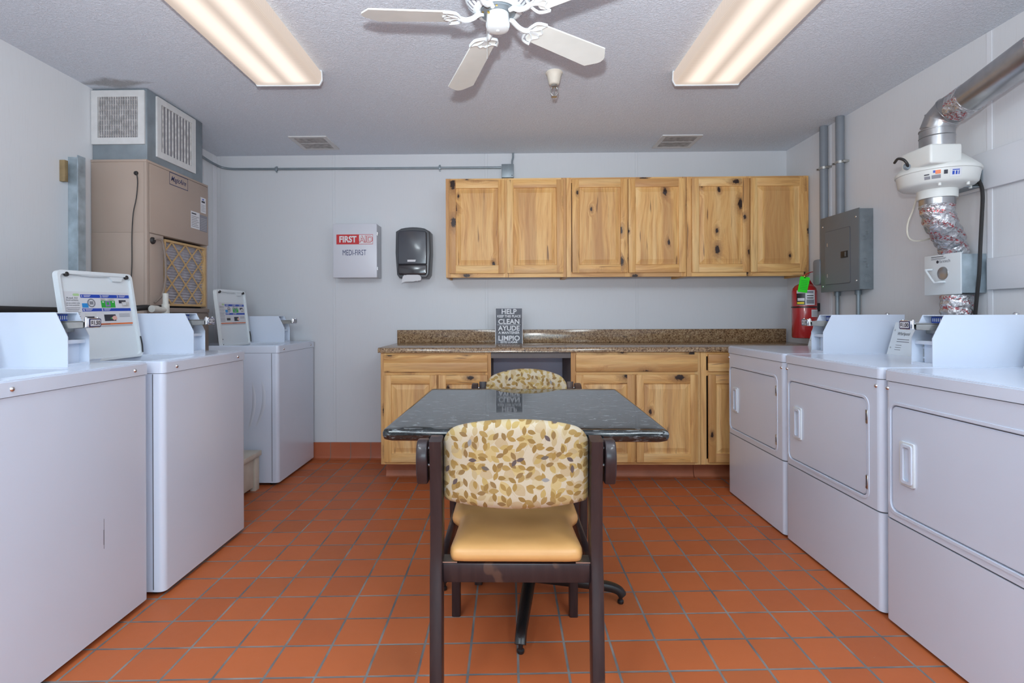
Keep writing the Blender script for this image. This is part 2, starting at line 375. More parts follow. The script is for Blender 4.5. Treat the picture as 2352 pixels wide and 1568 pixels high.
class MB:
    def __init__(s, mats=('white',), xf=None):
        s.v = []; s.f = []; s.mi = []; s.b = []; s.mats = list(mats); s.cur = 0; s.bid = .5
        s.xf = xf or Matrix.Identity(4)
    def mat(s, k):
        if k not in s.mats: s.mats.append(k)
        s.cur = s.mats.index(k); return s
    def add(s, vs, fs):
        o = len(s.v); s.v += [s.xf @ Vector(p) for p in vs]
        for f in fs: s.f.append([i+o for i in f]); s.mi.append(s.cur); s.b.append(s.bid)
        return s
    def bm(s, bm):
        bm.verts.index_update(); s.add([v.co.copy() for v in bm.verts], [[v.index for v in f.verts] for f in bm.faces]); bm.free(); return s
    def box(s, x0, x1, y0, y1, z0, z1, bev=0, seg=2):
        bm = bmesh.new(); bmesh.ops.create_cube(bm, size=1)
        bmesh.ops.scale(bm, vec=(abs(x1-x0), abs(y1-y0), abs(z1-z0)), verts=bm.verts)
        bmesh.ops.translate(bm, vec=((x0+x1)/2, (y0+y1)/2, (z0+z1)/2), verts=bm.verts)
        if bev: bmesh.ops.bevel(bm, geom=bm.edges[:], offset=bev, segments=seg, affect='EDGES', profile=.5)
        return s.bm(bm)
    def obox(s, m4, sx, sy, sz, bev=0):
        k = s.xf; s.xf = k @ m4; s.box(-sx/2, sx/2, -sy/2, sy/2, -sz/2, sz/2, bev); s.xf = k; return s
    def vbox(s, x0, x1, y0, y1, z0, z1, r, seg=4):
        "box with rounded upright edges only"
        return s.prism(rrect(x0, x1, y0, y1, r, seg), 'z', z0, z1)
    def prism(s, poly, ax, a, b, bev=0, seg=2):
        f = {'z': lambda p, t: (p[0], p[1], t), 'y': lambda p, t: (p[0], t, p[1]), 'x': lambda p, t: (t, p[0], p[1])}[ax]
        bm = bmesh.new(); A = [bm.verts.new(f(p, a)) for p in poly]; B = [bm.verts.new(f(p, b)) for p in poly]; n = len(poly)
        bm.faces.new(A); bm.faces.new(B[::-1])
        for i in range(n): bm.faces.new((A[i], B[i], B[(i+1) % n], A[(i+1) % n]))
        bmesh.ops.recalc_face_normals(bm, faces=bm.faces)
        if bev:
            es = [e for e in bm.edges if all(len(q.verts) > 0 for q in e.link_faces) and (len(e.link_faces[0].verts) == n or len(e.link_faces[1].verts) == n or n < 9)]
            bmesh.ops.bevel(bm, geom=es, offset=bev, segments=seg, affect='EDGES', profile=.5)
        return s.bm(bm)
    def ring(s, outer, inner, ax, a, b):
        "plate with a hole; both loops have the same count"
        f = {'z': lambda p, t: (p[0], p[1], t), 'y': lambda p, t: (p[0], t, p[1]), 'x': lambda p, t: (t, p[0], p[1])}[ax]
        n = len(outer); bm = bmesh.new()
        L = [[bm.verts.new(f(p, t)) for p in lp] for lp in (outer, inner) for t in (a, b)]
        oa, ob, ia, ib = L
        for i in range(n):
            j = (i+1) % n
            for q in ((oa[i], oa[j], ia[j], ia[i]), (ob[i], ob[j], ib[j], ib[i]), (oa[i], oa[j], ob[j], ob[i]), (ia[i], ia[j], ib[j], ib[i])): bm.faces.new(q)
        bmesh.ops.recalc_face_normals(bm, faces=bm.faces); return s.bm(bm)
    def lathe(s, prof, c=(0, 0, 0), seg=32, m4=None, a0=0, a1=360, caps=True):
        full = abs(a1-a0) >= 360; n = seg if full else seg+1; vs = []; fs = []
        for r, z in prof:
            for i in range(n):
                t = R(a0+(a1-a0)*i/seg); vs.append(Vector((r*math.cos(t), r*math.sin(t), z)))
        for j in range(len(prof)-1):
            for i in range(seg):
                k = (i+1) % n; fs.append((j*n+i, j*n+k, (j+1)*n+k, (j+1)*n+i))
        if caps and full and prof[0][0] > 1e-5: fs.append(list(range(n))[::-1])
        if caps and full and prof[-1][0] > 1e-5: fs.append([(len(prof)-1)*n+i for i in range(n)])
        m = (m4 or Matrix.Identity(4)); T = Matrix.Translation(c) @ m
        bm = bmesh.new(); V = [bm.verts.new(T @ p) for p in vs]
        for f in fs:
            try: bm.faces.new([V[i] for i in f])
            except ValueError: pass
        bmesh.ops.remove_doubles(bm, verts=bm.verts, dist=1e-6)
        if full: bmesh.ops.recalc_face_normals(bm, faces=bm.faces)
        return s.bm(bm)
    def cyl(s, p0, p1, r, seg=16, r1=None):
        return s.tube([p0, p1], [r, r if r1 is None else r1], seg)
    def tube(s, pts, r, seg=10, flat=None):
        P = [Vector(p) for p in pts]; n = len(P); rr = r if isinstance(r, (list, tuple)) else [r]*n; vs = []; fs = []
        t0 = (P[1]-P[0]).normalized(); a = Vector((0, 0, 1)) if abs(t0.z) < .9 else Vector((1, 0, 0)); u = t0.cross(a).normalized()
        for i in range(n):
            t = ((P[min(i+1, n-1)]-P[i]).normalized()+(P[i]-P[max(i-1, 0)]).normalized()).normalized()
            u = (u-t*u.dot(t)).normalized(); v = t.cross(u)
            for k in range(seg):
                an = 2*math.pi*k/seg; vs.append(P[i]+(u*math.cos(an)+v*math.sin(an))*rr[i])
        for i in range(n-1):
            for k in range(seg):
                q = (k+1) % seg; fs.append((i*seg+k, i*seg+q, (i+1)*seg+q, (i+1)*seg+k))
        fs.append(list(range(seg))[::-1]); fs.append([(n-1)*seg+k for k in range(seg)])
        return s.add(vs, fs)
    def sweep(s, pts, wd, ht, side, bev=0.0):
        "rectangular bar along a path; side = direction of its width; ht may be a list"
        P = [Vector(p) for p in pts]; n = len(P); sd = Vector(side).normalized(); H = ht if isinstance(ht, (list, tuple)) else [ht]*n
        W = wd if isinstance(wd, (list, tuple)) else [wd]*n
        bm = bmesh.new(); rings = []
        for i in range(n):
            t = ((P[min(i+1, n-1)]-P[i]).normalized()+(P[i]-P[max(i-1, 0)]).normalized()).normalized()
            nn = t.cross(sd).normalized(); h = H[i]/2; ww = W[i]/2; e = min(bev, h*.7, ww*.7)
            q = []
            if e > 0:
                for sx, sy in ((1, 1), (-1, 1), (-1, -1), (1, -1)):
                    c = P[i]+sd*(ww-e)*sx+nn*(h-e)*sy
                    a0 = math.atan2(sy, sx)
                    for k in (-1, 0, 1):
                        an = a0+k*math.pi/4; q.append(bm.verts.new(c+(sd*math.cos(an)+nn*math.sin(an))*e))
            else:
                for sx, sy in ((1, 1), (-1, 1), (-1, -1), (1, -1)): q.append(bm.verts.new(P[i]+sd*ww*sx+nn*h*sy))
            rings.append(q)
        k = len(rings[0])
        for i in range(n-1):
            for j in range(k): bm.faces.new((rings[i][j], rings[i][(j+1) % k], rings[i+1][(j+1) % k], rings[i+1][j]))
        bm.faces.new(rings[0][::-1]); bm.faces.new(rings[-1])
        bmesh.ops.recalc_face_normals(bm, faces=bm.faces); return s.bm(bm)
    def text(s, t, size, m4, align='LEFT', bold=0.0, shear=0.0, sx=1.0, thick=0.0):
        key = (t, align, bold, shear)
        if key not in TXT:
            cu = bpy.data.curves.new('tmp', 'FONT'); cu.body = t; cu.size = 1; cu.align_x = align; cu.offset = bold; cu.shear = shear
            cu.resolution_u = 4
            o = bpy.data.objects.new('tmp', cu); COL.objects.link(o)
            me = o.to_mesh(); TXT[key] = ([v.co.copy() for v in me.vertices], [list(p.vertices) for p in me.polygons])
            o.to_mesh_clear(); bpy.data.objects.remove(o); bpy.data.curves.remove(cu)
        vs, fs = TXT[key]
        sc = Matrix.Diagonal((size*sx, size, 1, 1)); return s.add([m4 @ (sc @ v) for v in vs], fs)
    def quad(s, m4, x0, x1, y0, y1, z=0.0):
        return s.add([m4 @ Vector(p) for p in ((x0, y0, z), (x1, y0, z), (x1, y1, z), (x0, y1, z))], [(0, 1, 2, 3)])
    def poly(s, m4, pts, z=0.0):
        return s.add([m4 @ Vector((p[0], p[1], z)) for p in pts], [list(range(len(pts)))])
    def build(s, name, parent=None, loc=None, sharp=38):
        me = bpy.data.meshes.new(name)
        T = Matrix.Translation(-Vector(loc)) if loc is not None and parent is None else Matrix.Identity(4)
        me.from_pydata([tuple(T @ p) for p in s.v], [], s.f)
        for k in s.mats: me.materials.append(M[k])
        me.polygons.foreach_set('material_index', s.mi)
        a = me.attributes.new('bid', 'FLOAT', 'FACE'); a.data.foreach_set('value', s.b)
        me.polygons.foreach_set('use_smooth', [True]*len(s.f)); me.update(); me.set_sharp_from_angle(angle=R(sharp))
        o = bpy.data.objects.new(name, me); COL.objects.link(o)
        if parent is not None: o.parent = parent
        elif loc is not None: o.location = loc
        return o
def each(name, parent, items, mk, xf=None):
    "one object for every small repeated piece"
    out = []
    for it in items:
        mb = MB(mk if isinstance(mk, (list, tuple)) else [mk], xf); it(mb); out.append(mb.build(name, parent))
    return out
def tag(o, label, cat, group=None, kind=None):
    o['label'] = label; o['category'] = cat
    if group: o['group'] = group
    if kind: o['kind'] = kind
    return o
def thing(name, loc, label, cat, group=None, rz=0):
    o = bpy.data.objects.new(name, None); COL.objects.link(o); o.location = loc; o.rotation_euler = (0, 0, rz)
    o.empty_display_size = .1
    o['origin'] = [float(q) for q in loc]
    del o['origin']
    return tag(o, label, cat, group)
def struct(mb, name, loc=(0, 0, 0)):
    o = mb.build(name, None, loc); o['kind'] = 'structure'; return o
def W(loc): return Matrix.Translation(-Vector(loc))     # write parts in room coordinates under a thing at loc
FRONT = lambda o: frame(o, (1, 0, 0), (0, 0, 1))         # faces the camera side (-y)

# ------------------------------------------------------------------ room
XL, XR, YB, YR, ZC = -2.42, 2.27, 4.30, -3.95, 2.51
struct(MB(['tile']).box(XL-.1, XR+.1, YR-.1, YB+.1, -.08, 0), 'floor')
struct(MB(['ceiling']).box(XL-.1, XR+.1, YR-.1, YB+.1, ZC, ZC+.08), 'ceiling')
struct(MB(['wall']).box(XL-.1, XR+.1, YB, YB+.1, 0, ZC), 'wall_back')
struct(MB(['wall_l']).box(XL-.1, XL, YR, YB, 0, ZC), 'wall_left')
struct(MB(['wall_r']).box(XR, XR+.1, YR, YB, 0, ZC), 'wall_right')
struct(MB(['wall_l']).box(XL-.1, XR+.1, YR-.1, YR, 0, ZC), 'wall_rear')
mb = MB(['cove']); mb.prism([(YB-.001, 0), (YB-.001, .136), (YB-.010, .136), (YB-.013, .12), (YB-.013, .03), (YB-.022, .010), (YB-.040, .001)], 'x', XL, -.93)
struct(mb, 'baseboard_back')
mb = MB(['cove']); mb.prism([(XL+.001, 0), (XL+.001, .136), (XL+.010, .136), (XL+.013, .12), (XL+.013, .03), (XL+.022, .010), (XL+.040, .001)], 'y', 3.65, YB-.04)
struct(mb, 'baseboard_left')
ti = 1
for x in (-1.441, -.179, 1.052):
    mb = MB(['wall']).box(x-.011, x+.011, YB-.0035, YB-.0002, .137 if x < -.9 else 1.07, ZC-.001, .001, 1); struct(mb, 'trim_%d' % ti); ti += 1
struct(MB(['wall']).box(XL+.0002, XL+.03, YB-.004, YB-.0002, .137, ZC-.001, .001, 1), 'trim_%d' % ti); ti += 1
struct(MB(['board']).box(XL+.0002, XL+.004, YB-.06, YB-.005, .137, ZC-.001, .001, 1), 'trim_%d' % ti); ti += 1
for y in (2.50, 3.72):
    struct(MB(['board']).box(XR-.004, XR-.0002, y-.013, y+.013, .0, ZC-.001, .001, 1), 'trim_%d' % ti); ti += 1
struct(MB(['board']).box(XR-.020, XR-.0045, 1.2, 2.655, 1.768, 1.945, .003), 'trim_%d' % ti); ti += 1
struct(MB(['board']).box(XR-.020, XR-.0045, 1.2, 2.50, 1.293, 1.440, .003), 'trim_%d' % ti); ti += 1

# ------------------------------------------------------------------ doors, drawers and cabinets
def panel_door(x0, x1, z0, z1, yf, parent, loc, th=.019, name='door'):
    w_, h = x1-x0, z1-z0; st, rl = .052, .062
    o = Vector((x0, yf, z0)); mb = MB(['wood_v', 'wood_h'])
    mb.mat('wood_v')
    for a in (0, w_-st):
        mb.bid = random.random(); mb.box(a, a+st, 0, th, 0, h, .003)
    mb.mat('wood_h')
    for a in (0, h-rl):
        mb.bid = random.random(); mb.box(st-.002, w_-st+.002, .0006, th, a, a+rl, .003)
    d = mb.build(name, parent); d.location = o-Vector(loc)
    p = MB(['wood_v']); p.bid = random.random()
    def loop(e, y): return [(st+e, y, rl+e), (w_-st-e, y, rl+e), (w_-st-e, y, h-rl-e), (st+e, y, h-rl-e)]
    L = [loop(-.001, .004), loop(.004, .010), loop(.010, .010), loop(.034, .0035), loop(.038, .002)]
    vs = [q for l in L for q in l]; fs = []
    for i in range(len(L)-1):
        for k in range(4): fs.append((i*4+k, i*4+(k+1) % 4, (i+1)*4+(k+1) % 4, (i+1)*4+k))
    n = len(vs)-4; fs.append((n, n+1, n+2, n+3)); p.add(vs, fs)
    p.box(st-.0015, w_-st+.0015, .0125, th-.001, rl-.0015, h-rl+.0015)
    p.build('raised_panel', d, sharp=12); return d
def slab(x0, x1, z0, z1, yf, parent, loc, name='drawer_front'):
    mb = MB(['wood_h']); h = z1-z0; k = h*random.uniform(.4, .6)
    mb.bid = random.random(); mb.box(0, x1-x0, 0, .019, 0, k, .0025); mb.bid = random.random(); mb.box(0, x1-x0, 0, .019, k-.0045, h, .0025)
    d = mb.build(name, parent); d.location = Vector((x0, yf, z0))-Vector(loc); return d
YU = 3.975
UZ0, UZ1 = 1.468, 2.222
uppers = [(-.475, .440, [(-.448, -.024), (-.010, .418)], 'leftmost wall cabinet, pale knotty wood, beside the towel dispenser', ),
          (.442, 1.347, [(.484, .900), (.908, 1.336)], 'middle wall cabinet of the three, knotty wood doors with a black gap between them'),
          (1.349, 2.262, [(1.384, 1.812), (1.820, 2.238)], 'rightmost wall cabinet with a large dark knot in its right door')]
for x0, x1, doors, lab in uppers:
    loc = ((x0+x1)/2, YB, UZ0)
    t = thing('wall_cabinet', loc, lab, 'cabinet', 'knotty wood wall cabinets')
    mb = MB(['wood_v', 'wood_h', 'inner'], W(loc)); mb.mat('wood_v')
    for a in (x0, x1-.016):
        mb.bid = random.random(); mb.box(a, a+.016, YU+.020, YB-.005, UZ0, UZ1-.002)
    mb.mat('wood_h'); mb.bid = random.random(); mb.box(x0+.016, x1-.016, YU+.020, YB-.005, UZ0+.02, UZ0+.034)
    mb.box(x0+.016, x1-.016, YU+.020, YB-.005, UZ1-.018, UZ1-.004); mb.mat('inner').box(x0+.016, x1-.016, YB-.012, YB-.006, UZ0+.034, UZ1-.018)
    mb.build('carcass', t)
    f = MB(['wood_v', 'wood_h'], W(loc)); f.mat('wood_v'); xm = (doors[0][1]+doors[1][0])/2
    for a, b_ in ((x0, x0+.038), (x1-.038, x1), (xm-.02, xm+.02)):
        f.bid = random.random(); f.box(a, b_, YU, YU+.0195, UZ0, UZ1, .001, 1)
    f.mat('wood_h')
    for a, b_ in ((UZ0+.0005, UZ0+.04), (UZ1-.04, UZ1-.0005)):
        for c0, c1 in ((x0+.038, xm-.02), (xm+.02, x1-.038)):
            f.bid = random.random(); f.box(c0-.001, c1+.001, YU+.0004, YU+.019, a, b_)
    f.build('face_frame', t)
    for a, b_ in doors: panel_door(a, b_, UZ0+.030, UZ1-.016, YU-.0195, t, loc)
YBASE = 3.68; BZ0, BZ1 = .130, .918
bases = [(-.905, -.125, [(-.880, -.505), (-.493, -.150)], (-.880, -.150), 'knotty wood base cabinet at the left end of the counter'),
         (.437, 1.340, [(.470, .878), (.890, 1.316)], (.470, 1.316), 'wide knotty wood base cabinet right of the kneehole, behind the table'),
         (1.342, 2.245, [(1.390, 1.800), (1.812, 2.218)], (1.390, 2.218), 'knotty wood base cabinet partly hidden behind the farthest dryer')]
for x0, x1, doors, dr, lab in bases:
    loc = ((x0+x1)/2, YB, 0)
    t = thing('base_cabinet', loc, lab, 'cabinet', 'knotty wood base cabinets')
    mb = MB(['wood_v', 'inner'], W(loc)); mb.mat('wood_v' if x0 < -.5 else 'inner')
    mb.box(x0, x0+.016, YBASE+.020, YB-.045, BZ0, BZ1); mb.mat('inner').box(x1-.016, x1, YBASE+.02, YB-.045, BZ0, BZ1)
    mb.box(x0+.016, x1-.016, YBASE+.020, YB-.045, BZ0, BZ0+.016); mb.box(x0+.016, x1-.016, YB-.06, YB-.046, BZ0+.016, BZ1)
    mb.build('carcass', t)
    k = MB(['kick', 'cove'], W(loc)); k.mat('kick').box(x0+(.0 if x0 > 0 else .002), x1-.001, 3.83, YB-.045, 0, BZ0-.0005)
    k.prism([(3.8295, .045), (3.8295, .001), (3.800, .001), (3.816, .006), (3.824, .018)], 'x', x0+.002, x1-.002); k.build('toe_kick', t)
    f = MB(['wood_v', 'wood_h'], W(loc)); f.mat('wood_v'); xm = (doors[0][1]+doors[1][0])/2
    for a, b_ in ((x0, x0+.040), (x1-.040, x1)):
        f.bid = random.random(); f.box(a, b_, YBASE, YBASE+.0195, BZ0, BZ1, .001, 1)
    f.bid = random.random(); f.box(xm-.02, xm+.02, YBASE+.0002, YBASE+.019, BZ0+.04, .765)
    f.mat('wood_h')
    for a, b_ in ((BZ0+.0005, BZ0+.04), (.752, .79), (BZ1-.03, BZ1-.0005)):
        f.bid = random.random(); f.box(x0+.039, x1-.039, YBASE+.0004, YBASE+.019, a, b_)
    f.build('face_frame', t)
    slab(dr[0], dr[1], .785, .902, YBASE-.0195, t, loc)
    for a, b_ in doors: panel_door(a, b_, BZ0+.020, .762, YBASE-.0195, t, loc)
# counter
loc = (.67, YB, BZ1)
t = thing('countertop', loc, 'brown speckled stone-look laminate countertop running along the back wall', 'countertop')
mb = MB(['granite'], W(loc)); mb.prism([(3.655, .922), (3.668, .9185), (YB-.004, .9185), (YB-.004, .955), (3.672, .955), (3.660, .951), (3.655, .943)], 'x', -.920, 2.262); mb.build('worktop', t)
mb = MB(['granite'], W(loc)); mb.box(-.915, 2.25, YB-.026, YB-.004, .9552, 1.062, .003); mb.build('backsplash', t)
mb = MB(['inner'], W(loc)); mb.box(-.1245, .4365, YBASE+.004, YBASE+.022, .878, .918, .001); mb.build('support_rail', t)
mb = MB(['knee'], W(loc)); mb.box(-.1245, .4365, YB-.03, YB-.006, .14, .917); mb.build('kneehole_back_panel', t)

# sign
loc = (.003, 4.10, .9552)
t = thing('counter_sign', loc, 'acrylic stand sign reading HELP KEEP THIS PLACE CLEAN on the counter', 'sign')
mb = MB(['acrylic'], W(loc)); tx = Matrix.Translation((.003, 4.10, .956)) @ Matrix.Rotation(R(-6), 4, 'X')
k = mb.xf; mb.xf = k @ tx
mb.box(-.108, .108, -.0030, -.0018, 0, .282); mb.box(-.108, .108, .0018, .0030, 0, .282); mb.xf = k
mb.box(-.105, .111, 4.10, 4.19, .9555, .9580); mb.build('holder', t)
mb = MB(['sign', 'sign_white'], W(loc)); mb.xf = mb.xf @ tx
mb.mat('sign').box(-.1035, .1035, -.0012, .0012, .003, .279)
mb.mat('sign_white'); F = lambda z, x=0: frame((x, -.0034, z), (1, 0, 0), (0, 0, 1))
mb.xf = W(loc) @ tx
for s_, z, sz, sx in (('HELP', .236, .054, 1.0), ('KEEP THIS PLACE', .208, .027, .90), ('CLEAN', .157, .054, 1.0),
                      ('AYUDE', .105, .052, 1.0), ('A MANTENER', .078, .028, .95), ('LIMPIO', .026, .054, 1.02), ('ESTE LUGAR', .005, .024, 1.0)):
    mb.text(s_, sz, F(z), 'CENTER', .022, 0, sx)
mb.quad(F(0), -.092, .092, .148, .1505)
mb.quad(F(0), -.108, -.104, .0, .282); mb.quad(F(0), .104, .108, .0, .282); mb.quad(F(0), -.108, .108, .2795, .282)
mb.build('sign_sheet', t)

# ------------------------------------------------------------------ washers and dryers share the coin box
def coin_box(t, fx, ya, yb, zt, length, price):
    z1 = zt+.205; prof = [(fx, zt), (fx, zt+.112), (fx-.046, z1), (fx-length, z1), (fx-length, zt)]
    mb = MB(['white'])
    for y in (ya, yb-.003): mb.prism(prof, 'y', y, y+.003)
    mb.box(fx-length+.001, fx-.085, ya+.003, yb-.003, zt, z1-.001)
    mb.box(fx-.085, fx-.055, ya+.003, yb-.003, zt, zt+.085)
    mb.box(fx-.055, fx-.040, ya+.018, yb-.003, zt, zt+.085)
    mb.box(fx-.086, fx-.012, ya+.003, yb-.003, zt+.085, zt+.100, .002)
    mb.box(fx-.012, fx-.001, ya+.003, yb-.003, zt, zt+.012)
    mb.box(fx-.085, fx-.047, ya+.003, yb-.003, z1-.004, z1-.001)
    o = mb.build('coin_box', t)
    s = MB(['steel']); s.box(fx-.054, fx-.046, ya+.0035, ya+.018, zt+.014, zt+.083)
    s.mat('chrome')
    for z in (zt+.028, zt+.070): s.lathe([(0, .004), (.005, .003), (.006, 0)], (fx-.046, ya+.0105, z), 12, Matrix.Rotation(R(90), 4, 'Y'))
    s.build('lock_strip', o)
    d = MB(['steel', 'blue', 'white_plastic', 'dark'])
    yc = (ya+yb)/2; d.mat('steel').box(fx-.084, fx-.056, ya+.006, yb-.006, zt+.128, zt+.171, .002)
    d.mat('blue').box(fx-.084, fx-.076, ya+.010, yb-.014, zt+.1715, zt+.198)
    for i in range(8):
        y = ya+.016+i*.0095; d.mat('white_plastic').box(fx-.0765, fx-.0745, y, y+.004, zt+.177, zt+.192, .0008, 1)
    d.mat('dark')
    for i in range(8):
        y = ya+.016+i*.0095; d.box(fx-.066, fx-.0575, y, y+.005, zt+.1708, zt+.1718)
    d.build('coin_slots', o)
    b_ = MB(['steel', 'dark']); xe = fx+.046; b_.mat('steel').box(fx-.058, xe, ya+.014, yb-.020, zt+.168, zt+.172)
    b_.prism([(fx-.058, zt+.150), (fx-.035, zt+.142), (xe, zt+.147), (xe, zt+.170), (fx-.058, zt+.170)], 'y', ya+.014, ya+.017)
    b_.prism([(fx-.058, zt+.150), (fx-.035, zt+.142), (xe, zt+.147), (xe, zt+.170), (fx-.058, zt+.170)], 'y', yb-.023, yb-.020)
    b_.mat('dark').box(fx-.05, xe-.004, ya+.018, yb-.024, zt+.156, zt+.160)
    sl = b_.build('coin_slide', o)
    p = MB(['chrome', 'navy', 'paper', 'ink']); p.mat('chrome'); p.box(fx+.044, fx+.066, yc-.032, yc+.026, zt+.146, zt+.183, .003)
    for y in (yc-.030, yc+.024): p.cyl((fx+.053, y, zt+.149), (fx+.053, y, zt+.186), .005, 10)
    fr = frame((fx+.0665, yc-.003, zt+.1648), (0, 1, 0), (0, 0, 1))
    p.mat('navy').poly(fr, rrect(-.028, .028, -.0155, .0155, .004), .0003); p.mat('paper').poly(fr, rrect(-.0245, .0245, -.012, .012, .003), .0007)
    p.mat('ink').text(price, .0215, fr @ Matrix.Translation((0, -.0075, .0011)), 'CENTER', .03, 0, .92)
    p.build('price_tag', sl)
def lid_label(mb, F):
    "printed instructions; F maps label x (0..1 over .30 m) and y (down from top) to the lid"
    def q(x0, x1, y0, y1, k, z=.0004): mb.mat(k).quad(F, x0, x1, y0, y1, z)
    q(0, .305, -.205, .008, 'paper', .0001)
    q(.070, .305, -.028, -.008, 'blue'); q(.070, .305, -.108, -.090, 'blue')
    mb.mat('palegreen').poly(F, rrect(.038, .066, -.018, -.004, .006), .0004)
    mb.mat('ink'); T = lambda s_, x, y, z, a='CENTER', b_=0., z2=.0006, sx=1: mb.text(s_, z, F @ Matrix.Translation((x, y, z2)), a, b_, 0, sx)
    T('Read All', .033, -.034, .014); T('Instructions.', .034, -.046, .014, sx=.75); T('Lea con cuidado todas', .034, -.062, .011, sx=.60); T('las instrucciones.', .033, -.074, .011, sx=.75)
    mb.mat('grey_ink')
    for i in range(5): mb.quad(F, .004+.003*(i % 2), .062-.004*(i % 3), -.088-.009*i, -.085-.009*i, .0005)
    for i in range(4): mb.quad(F, .006, .060, -.138-.010*i, -.1345-.010*i, .0005)
    mb.mat('paper')
    for n_, x, y in (('1', .076, -.024), ('2', .162, -.024), ('3', .245, -.024), ('4', .076, -.105), ('5', .162, -.105)):
        mb.text(n_, .018, F @ Matrix.Translation((x, y, .0008)), 'CENTER', .02)
        mb.quad(F, x+.008, x+.040, y+.0085, y+.0115, .0008); mb.quad(F, x+.008, x+.035, y+.002, y+.005, .0008)
    q(.072, .100, -.086, -.060, 'ltblue')
    mb.mat('grey_ink').poly(F, [(.115+.019*math.cos(t*math.pi/8), -.058+.026*math.sin(t*math.pi/8)) for t in range(16)], .0006)
    mb.mat('paper').poly(F, [(.115+.013*math.cos(t*math.pi/8), -.058+.019*math.sin(t*math.pi/8)) for t in range(16)], .0008)
    mb.mat('grey_ink').quad(F, .106, .124, -.068, -.048, .0009)
    q(.160, .228, -.086, -.030, 'grille_dirty', .0005); q(.160, .228, -.086, -.044, 'green', .0007); q(.180, .204, -.080, -.046, 'purple', .0009)
    mb.mat('paper')
    for x in (.170, .218): mb.poly(F, rrect(x-.004, x+.004, -.056, -.048, .003, 3), .0010)
    mb.mat('green').poly(F, rrect(.186, .198, -.070, -.052, .004, 3), .0011)
    q(.248, .285, -.060, -.040, 'ink'); q(.262, .300, -.080, -.050, 'grille_dirty', .0007); q(.266, .284, -.070, -.056, 'paper', .0009)
    q(.078, .120, -.160, -.138, 'ink', .0005); q(.078, .132, -.172, -.118, 'grille', .0003)
    q(.166, .222, -.168, -.128, 'ink', .0005); mb.mat('skin').poly(F, [(.198, -.150), (.214, -.136), (.226, -.140), (.228, -.158), (.212, -.164)], .0008); q(.196, .204, -.154, -.148, 'green', .0009)
    mb.mat('grey_ink')
    for y in (-.128, -.136, -.144): mb.quad(F, .240, .296, y, y+.003, .0005)
    q(.0, .305, -.190, -.181, 'orange', .0006); mb.mat('ink').quad(F, .14, .19, -.187, -.184, .0008)
    mb.mat('grey_ink')
    for y in (-.195, -.200): mb.quad(F, .01, .30, y, y+.0018, .0006)
